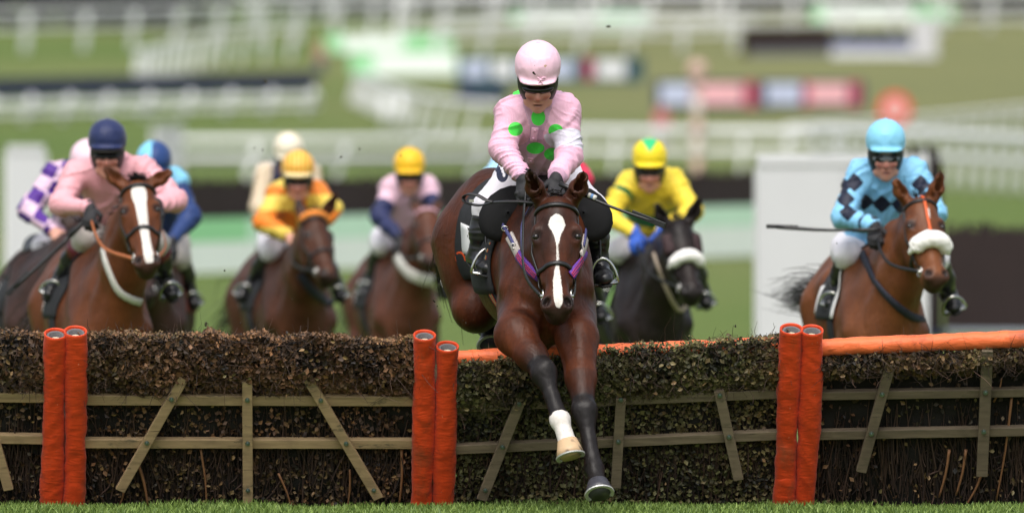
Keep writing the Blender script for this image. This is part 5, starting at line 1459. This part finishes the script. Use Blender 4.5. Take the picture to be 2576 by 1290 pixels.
# ---- rider on the right in sky blue
J = joints(45.5, (2228,376), (2166,436), (2298,436), (2120,545), (2350,535), (2192,566), (2292,560), (2190,612), (2132,640), (2356,650), (2112,718), (2384,735), (2092,752), (2396,760), 9, dd=dict(hip=.45))
H3 = build_horse("golden bay horse with white sheepskin noseband and orange face strap", 2.10, 45.3, .1, BAY3, (P(2320,492,44.95), P(2362,698,44.6), (.25,-1,.12)), res=.013, wide=.82, ears=(P(2253,448,44.9), P(2369,427,44.95)), tail=P(1985,752,47.5), tailspread=.065, seed=33,
    blaze=[(.16,.006,.012),(.22,.010,.012),(.3,.004,.012)],
    tack=dict(hands=hands(J), flap=False, brow_t=.08, nose_t=.58, sheepskin=(.60,.050,-.25), face_strap=plain("orange_strap", (.70,.11,.02), .5, .1, 50, .1), breast=dict(pts=[(-.235,1.34),(-.20,1.22),(-.13,1.07),(.04,.92),(.2,.93),(.27,1.03)], mat=NAVYW, w=.045), cloth_edge=WHITEP, mane=120, mane_len=.5, forelock=30, fore_len=.3))
SKY = cloth("sky_blue_silk", (.24,.56,.84), [('p1',(.010,.014,.035)),('p2',(.010,.014,.05))], .5, .3)
def at3(V, F, g, mid, lat, front):
    d = diamonds([(2149,459),(2126,500),(2134,533),(2174,506),(2218,513),(2264,513),(2316,464),(2330,505),(2120,470)], .058)(V, F, g, mid, lat, front)
    return {'p1': d, 'p2': sleeve(V, g, 1.80, 1.86)}
K3 = build_jockey("jockey in sky blue silks with navy diamonds and clear goggles at right", J, SKY, cloth("sky_blue_cap_silk", (.25,.62,.86), (), .45, .2), res=.009, attr=at3, goggle=plain("clear_goggle_frame", (.22,.23,.25), .25, .1, 30, 0), seed=3, group=None)
add_stirrups(H3, K3)
whip("black whip held level by the sky blue jockey", P(2215,577,45.2), P(1954,570,45.3), .008, .013)

# ---- yellow and green
J = joints(51.6, (1634,415), (1584,460), (1692,456), (1528,545), (1742,530), (1592,583), (1668,582), (1645,592), (1558,630), (1738,645), (1540,715), (1765,725), (1522,742), (1772,750), 10)
H4 = build_horse("black horse in dark hood with white sheepskin noseband", .92, 51.4, .12, BLK, (P(1708,548,51.0), P(1748,735,50.65), (.2,-1,.15)), res=.015, wide=.84, ears=(P(1652,508,50.95), P(1763,493,51.0)), seed=44,
    tack=dict(hands=hands(J), flap=False, brow_t=.08, nose_t=.58, sheepskin=(.56,.040,-.2), hood=plain("maroon_cheek_hood", (.03,.010,.012), .7, .2, 60, .2), breast=dict(pts=[(-.13,1.28),(-.06,1.08),(.02,.93),(.09,.97),(.15,1.10)], mat=BEIGE, w=.03), cloth_edge=GREENP, mane=100))
YEL = cloth("yellow_silk", (.82,.62,.05), [('p1',(.015,.14,.045))], .5, .3)
K4 = build_jockey("jockey in yellow silks with green chest hoop and blue gloves", J, YEL, cloth("yellow_green_cap_silk", (.86,.66,.02), [('p1',(.03,.48,.17))], .45, .15), res=.010, seed=4, group=None,
    attr=lambda V, F, g, mid, lat, front: {'p1': np.minimum(np.where((np.abs((V-mid)@unit(mid-g['hip'])+.22) < .05) & (sleeve(V, g) > 0), -1., 1.), sleeve(V, g, .3, .42, 'l'))},
    capattr=lambda h: {'p1': np.where(h[:,1] > -.02, np.abs(h[:,0])/.062+np.abs(h[:,2]-.175)/.075-1, 9)}, gloves=plain("blue_glove", (.02,.09,.45), .7, .2, 60, .2))
add_stirrups(H4, K4)

# ---- orange and yellow
J = joints(54.8, (750,441), (702,490), (796,488), (662,560), (836,525), (722,592), (800,575), (728,600), (682,628), (806,640), (640,700), (842,705), (612,735), (850,735), 8, dd=dict(hip=.45))
H5 = build_horse("dark bay horse with orange browband under the orange and yellow jockey", -1.40, 54.6, .2, BAY4, (P(795,535,54.2), P(836,692,53.85), (.45,-1,.1)), res=.016, wide=.84, ears=(P(752,498,54.3), P(850,478,54.2)), seed=55,
    tack=dict(hands=hands(J), flap=False, nose_t=.6, brow_fleece=plain("orange_fleece", (.75,.25,.04), .9, .15, 60, 0), breast=dict(pts=[(-.2,1.15),(-.1,1.02),(.05,.94),(.2,1.0)], mat=NAVYW, w=.06), mane=100))
def at5(V, F, g, mid, lat, front):
    zz = (V-mid)@unit(mid-g['hip']); xx = (V-mid)@lat; q = np.where(np.sin((zz+.05)*2*math.pi/.36)*np.sign(xx+.015) > 0, -1., 1.)
    s = sleeve(V, g); tt = np.sin((V[:,2]-g['el'][2]+.03)*2*math.pi/.22)
    return {'p1': np.where(s < 0, -tt, q)}
K5 = build_jockey("jockey in orange and yellow quartered silks and striped cap", J, cloth("orange_yellow_silk", (.78,.58,.10), [('p1',(.80,.22,.02))], .5, .3), cloth("striped_cap_silk", (.80,.32,.03), [('p1',(.82,.56,.12)),('p2',(.80,.66,.35))], .45, .15), res=.010, seed=5,
    attr=at5, capattr=lambda h: {'p1': np.sin(h[:,0]*210), 'p2': h[:,2]-.03}, gloves=None, group=None)
add_stirrups(H5, K5)

# ---- pink and navy with the orange cap
J = joints(58.3, (1030,431), (986,474), (1074,472), (955,545), (1092,525), (1000,592), (1052,575), (1008,592), (960,615), (1082,625), (938,690), (1108,700), (916,728), (1116,728), 10, dd=dict(hip=.45))
H6 = build_horse("bay horse with white breast girth under the orange capped jockey", -.735, 58.1, .15, BAY5, (P(1075,515,57.7), P(1084,655,57.35), (.1,-1,.2)), res=.016, wide=.82, ears=(P(1045,495,57.9), P(1105,492,57.9)), seed=66,
    tack=dict(hands=hands(J), flap=False, brow_mat=plain("pink_browband", (.6,.35,.42), .6, .1, 50, 0), breast=dict(pts=[(-.23,1.28),(-.13,1.15),(.04,1.10),(.2,1.17),(.25,1.27)], mat=WHITEC, w=.085), mane=80, forelock=20))
K6 = build_jockey("jockey in pink silks with navy sleeves and orange yellow cap", J, cloth("pink_navy_silk", (.78,.52,.64), [('p1',(.018,.025,.09))], .5, .3), cloth("orange_yellow_cap_silk", (.86,.50,.02), (), .45, .15), res=.010, seed=6,
    attr=lambda V, F, g, mid, lat, front: {'p1': sleeve(V, g, .55, 2.2)}, group=None)
add_stirrups(H6, K6)

# ---- purple checked, behind the plain pink jockey
J = joints(51.0, (222,418), (140,440), (272,440), (72,530), (310,540), (128,576), (250,575), (190,580), (110,620), (262,630), (72,700), (290,700), (52,735), (300,735), 24, dd=dict(hip=.5))
H7 = build_horse("dark brown horse at far left carrying the purple checked jockey", -2.93, 50.75, .1, DKB, (P(205,555,50.35), P(222,740,50.0), (0,-1,.15)), res=.016, wide=.84, seed=77, tack=dict(hands=hands(J), flap=False, mane=60))
def at7(V, F, g, mid, lat, front): return {'p1': np.where(np.sin((V[:,2]+V[:,0]*.5)*2*math.pi/.20)*np.sin((V[:,0]-V[:,2]*.5)*2*math.pi/.22+.6) > 0.02, -1., 1.)}
K7 = build_jockey("jockey in pink and purple checked silks with bare hands at far left", J, cloth("purple_check_silk", (.74,.52,.68), [('p1',(.075,.018,.24))], .5, .3), cloth("pale_pink_cap_silk", (.8,.58,.68), (), .45, .15), res=.010, seed=7, attr=at7, gloves=None, cuff=BLKCLOTH, group=None)
add_stirrups(H7, K7)

# ---- blue and navy, right of the plain pink jockey
J = joints(52.5, (388,420), (330,462), (440,456), (312,545), (478,545), (372,595), (436,600), (395,600), (340,640), (452,645), (330,720), (474,722), (322,748), (484,750), 24)
H8 = build_horse("reddish brown horse mostly hidden behind the broad blazed horse", -2.32, 52.3, .05, DKB, (P(352,565,51.9), P(362,740,51.5), (0,-1,.15)), res=.017, wide=.74, seed=88, tack=dict(hands=hands(J), flap=False, mane=60, cloth=plain("rust_cloth", (.16,.03,.02), .8, .2, 40, .2)))
K8 = build_jockey("jockey in light blue yoke and navy sleeves behind the plain pink jockey", J, cloth("blue_navy_silk", (.23,.58,.82), [('p1',(.018,.045,.16))], .5, .3), cloth("navy_lightblue_cap_silk", (.22,.6,.84), [('p1',(.02,.055,.19))], .45, .15), res=.010, seed=8,
    attr=lambda V, F, g, mid, lat, front: {'p1': np.minimum(sleeve(V, g, .22, 2.2), ((V-mid)@unit(mid-g['hip']))+.15)}, capattr=lambda h: {'p1': -h[:,0]-.012}, breech=BREECHM, group=None)
add_stirrups(H8, K8)

# ---- cream cap behind the orange and yellow jockey
J = joints(62.0, (726,388), (668,440), (780,440), (650,520), (800,520), (690,565), (760,565), (718,565), (672,600), (770,600), (660,660), (785,660), (652,690), (790,690), 20)
H9 = build_horse("bay horse hidden behind the orange and yellow jockey's horse", -1.70, 61.8, .1, BAY4, (P(728,545,61.4), P(734,680,61.0), (0,-1,.15)), res=.018, wide=.8, seed=99, tack=dict(hands=hands(J), flap=False, mane=60))
K9 = build_jockey("jockey in cream cap and fawn silks behind the orange and yellow jockey", J, cloth("fawn_silk", (.62,.50,.36), [('p1',(.02,.025,.08))], .5, .3), cloth("cream_cap_silk", (.80,.72,.58), (), .45, .15), res=.012, seed=9,
    attr=lambda V, F, g, mid, lat, front: {'p1': np.where((np.abs((V-mid)@lat) < .12) & ((V-mid)@unit(mid-g['hip']) > -.1), -1., 1.)}, group=None)
add_stirrups(H9, K9)

# ---- light blue and red, straight behind the leader
J = joints(48.0, (1352,345), (1280,402), (1424,402), (1240,448), (1462,452), (1312,522), (1390,522), (1352,520), (1238,620), (1470,630), (1194,722), (1500,752), (1180,758), (1508,782), 24)
H10 = build_horse("bay horse galloping straight behind the jumping horse", .145, 47.75, .02, BAY5, (P(1362,505,47.35), P(1366,700,47.0), (0,-1,.15)), res=.016, wide=.9, seed=111, tack=dict(hands=hands(J), flap=False, mane=60))
K10 = build_jockey("jockey in light blue and red silks hidden behind the spotted jockey", J, cloth("lightblue_red_silk", (.36,.62,.82), [('p1',(.62,.03,.08))], .5, .3), cloth("red_cap_silk", (.6,.03,.07), (), .45, .15), res=.010, seed=10,
    attr=lambda V, F, g, mid, lat, front: {'p1': sleeve(V, g, .55, 1.3, 'r')}, group=None)
add_stirrups(H10, K10)
for H_, x, y in ((H1, 1178, 655),): text_on(H_, "ON", x, y, .11, ORL, sd1, .1); text_on(H_, "1", 1200, 592, .15, BKL, sd1, .1, 'digit', .35, .021)

# ------------------------------------------------------------------ two people far off beside the boards
def bystander(label, x, yb, hpx, top, legs):
    p = base(x, yb); h = hpx/(FPX/p[1]); k = h/1.75; root = thing("person", p, label, "person")
    q = lambda a, b, c: p+np.array([a, b, c])*k
    F = Fld(q(-.5,-.4,-.05), q(.5,.4,1.85), .03*k)
    F.ell(q(0,0,1.63), np.array([.085,.10,.12])*k, k=0); F.cone(q(0,0,1.5), q(0,0,1.35), .06*k, .08*k, .04)
    F.cone(q(0,0,1.32), q(0,0,.95), .15*k, .13*k, .05)
    for s in (-1, 1): F.chain([q(s*.19,0,1.38), q(s*.26,.02,1.1), q(s*.24,-.08,.85)], [.06*k,.05*k,.045*k], .04); F.chain([q(s*.09,0,.92), q(s*.11,-.02,.48), q(s*.11,0,.06), q(s*.12,-.12,.04)], [.09*k,.07*k,.05*k,.045*k], .04)
    V, Q = F.mesh(1); qmesh("body", V, Q, SKIN, root, {'flush': np.zeros(len(V)), 'mouth': np.zeros(len(V))})
    for nm, z0, z1, mt in (("jacket", .86, 1.46, top), ("trousers", .10, .9, legs)):
        G = Fld(q(-.5,-.4,-.05), q(.5,.4,1.85), .03*k); G.d = F.d-.03*k
        G.plane(q(0,0,z1), [0,0,1]); G.plane(q(0,0,z0), [0,0,-1]); V, Q = G.mesh(1); qmesh(nm, V, Q, mt, root)
bystander("distant person in a faded red jacket below the left advertising board", 1664, 372, 112, plain("faded_red_jacket", (.5,.16,.17), .8, .1, 8, 0), plain("pale_grey_trousers", (.4,.4,.42), .8, .1, 8, 0))
bystander("distant person in a brown top beside the bright green board", 806, 196, 92, plain("tan_jacket", (.42,.24,.18), .8, .1, 8, 0), plain("navy_trousers", (.06,.07,.12), .8, .1, 8, 0))

# ------------------------------------------------------------------ clods and bark thrown up by the hooves
CLOD = plain("dark_turf_clod", (.035,.028,.018), .9, .4, 60, .4)
_cm = []
for i in range(4):
    r = np.random.default_rng(i); mb = MB(); mb.ball((0,0,0), (.5,.36,.3), 7, 5); v = mb.v[0]; mb.v = [v*(1+r.normal(0,.22,(len(v),1)))]; o = mb.build("clod", CLOD, None); _cm.append(o.data); bpy.data.objects.remove(o)
for i, (x, y, Y, s) in enumerate([(1531,67,44,.022),(660,377,44,.012),(858,395,44,.014),(640,372,45,.01),(905,375,43,.012),(565,680,41,.014),(518,815,42,.02),(563,788,41,.008),(605,812,40,.008),(1092,757,40,.014),(1108,796,40,.010),(1100,770,40.5,.008),(1190,838,39.8,.011),(1172,812,40,.007),(1165,806,40.3,.006),(668,205,46,.018),(1008,392,45,.012),(1838,842,39.6,.010),(1850,820,39.5,.012),(735,752,41,.006),(1530,620,44,.010),(2105,612,42,.008)]):
    o = bpy.data.objects.new("clod", _cm[i % 4]); COL.objects.link(o); p = P(x, y, Y); o.location = tuple(p); o.scale = (s*1.4, s, s*.9); o.rotation_euler = (i*.7, i*1.3, i*.4)
    tag(o, "small dark clod of turf flying in the air", "clod", "clods of turf in the air")
SC.render.engine = 'CYCLES'
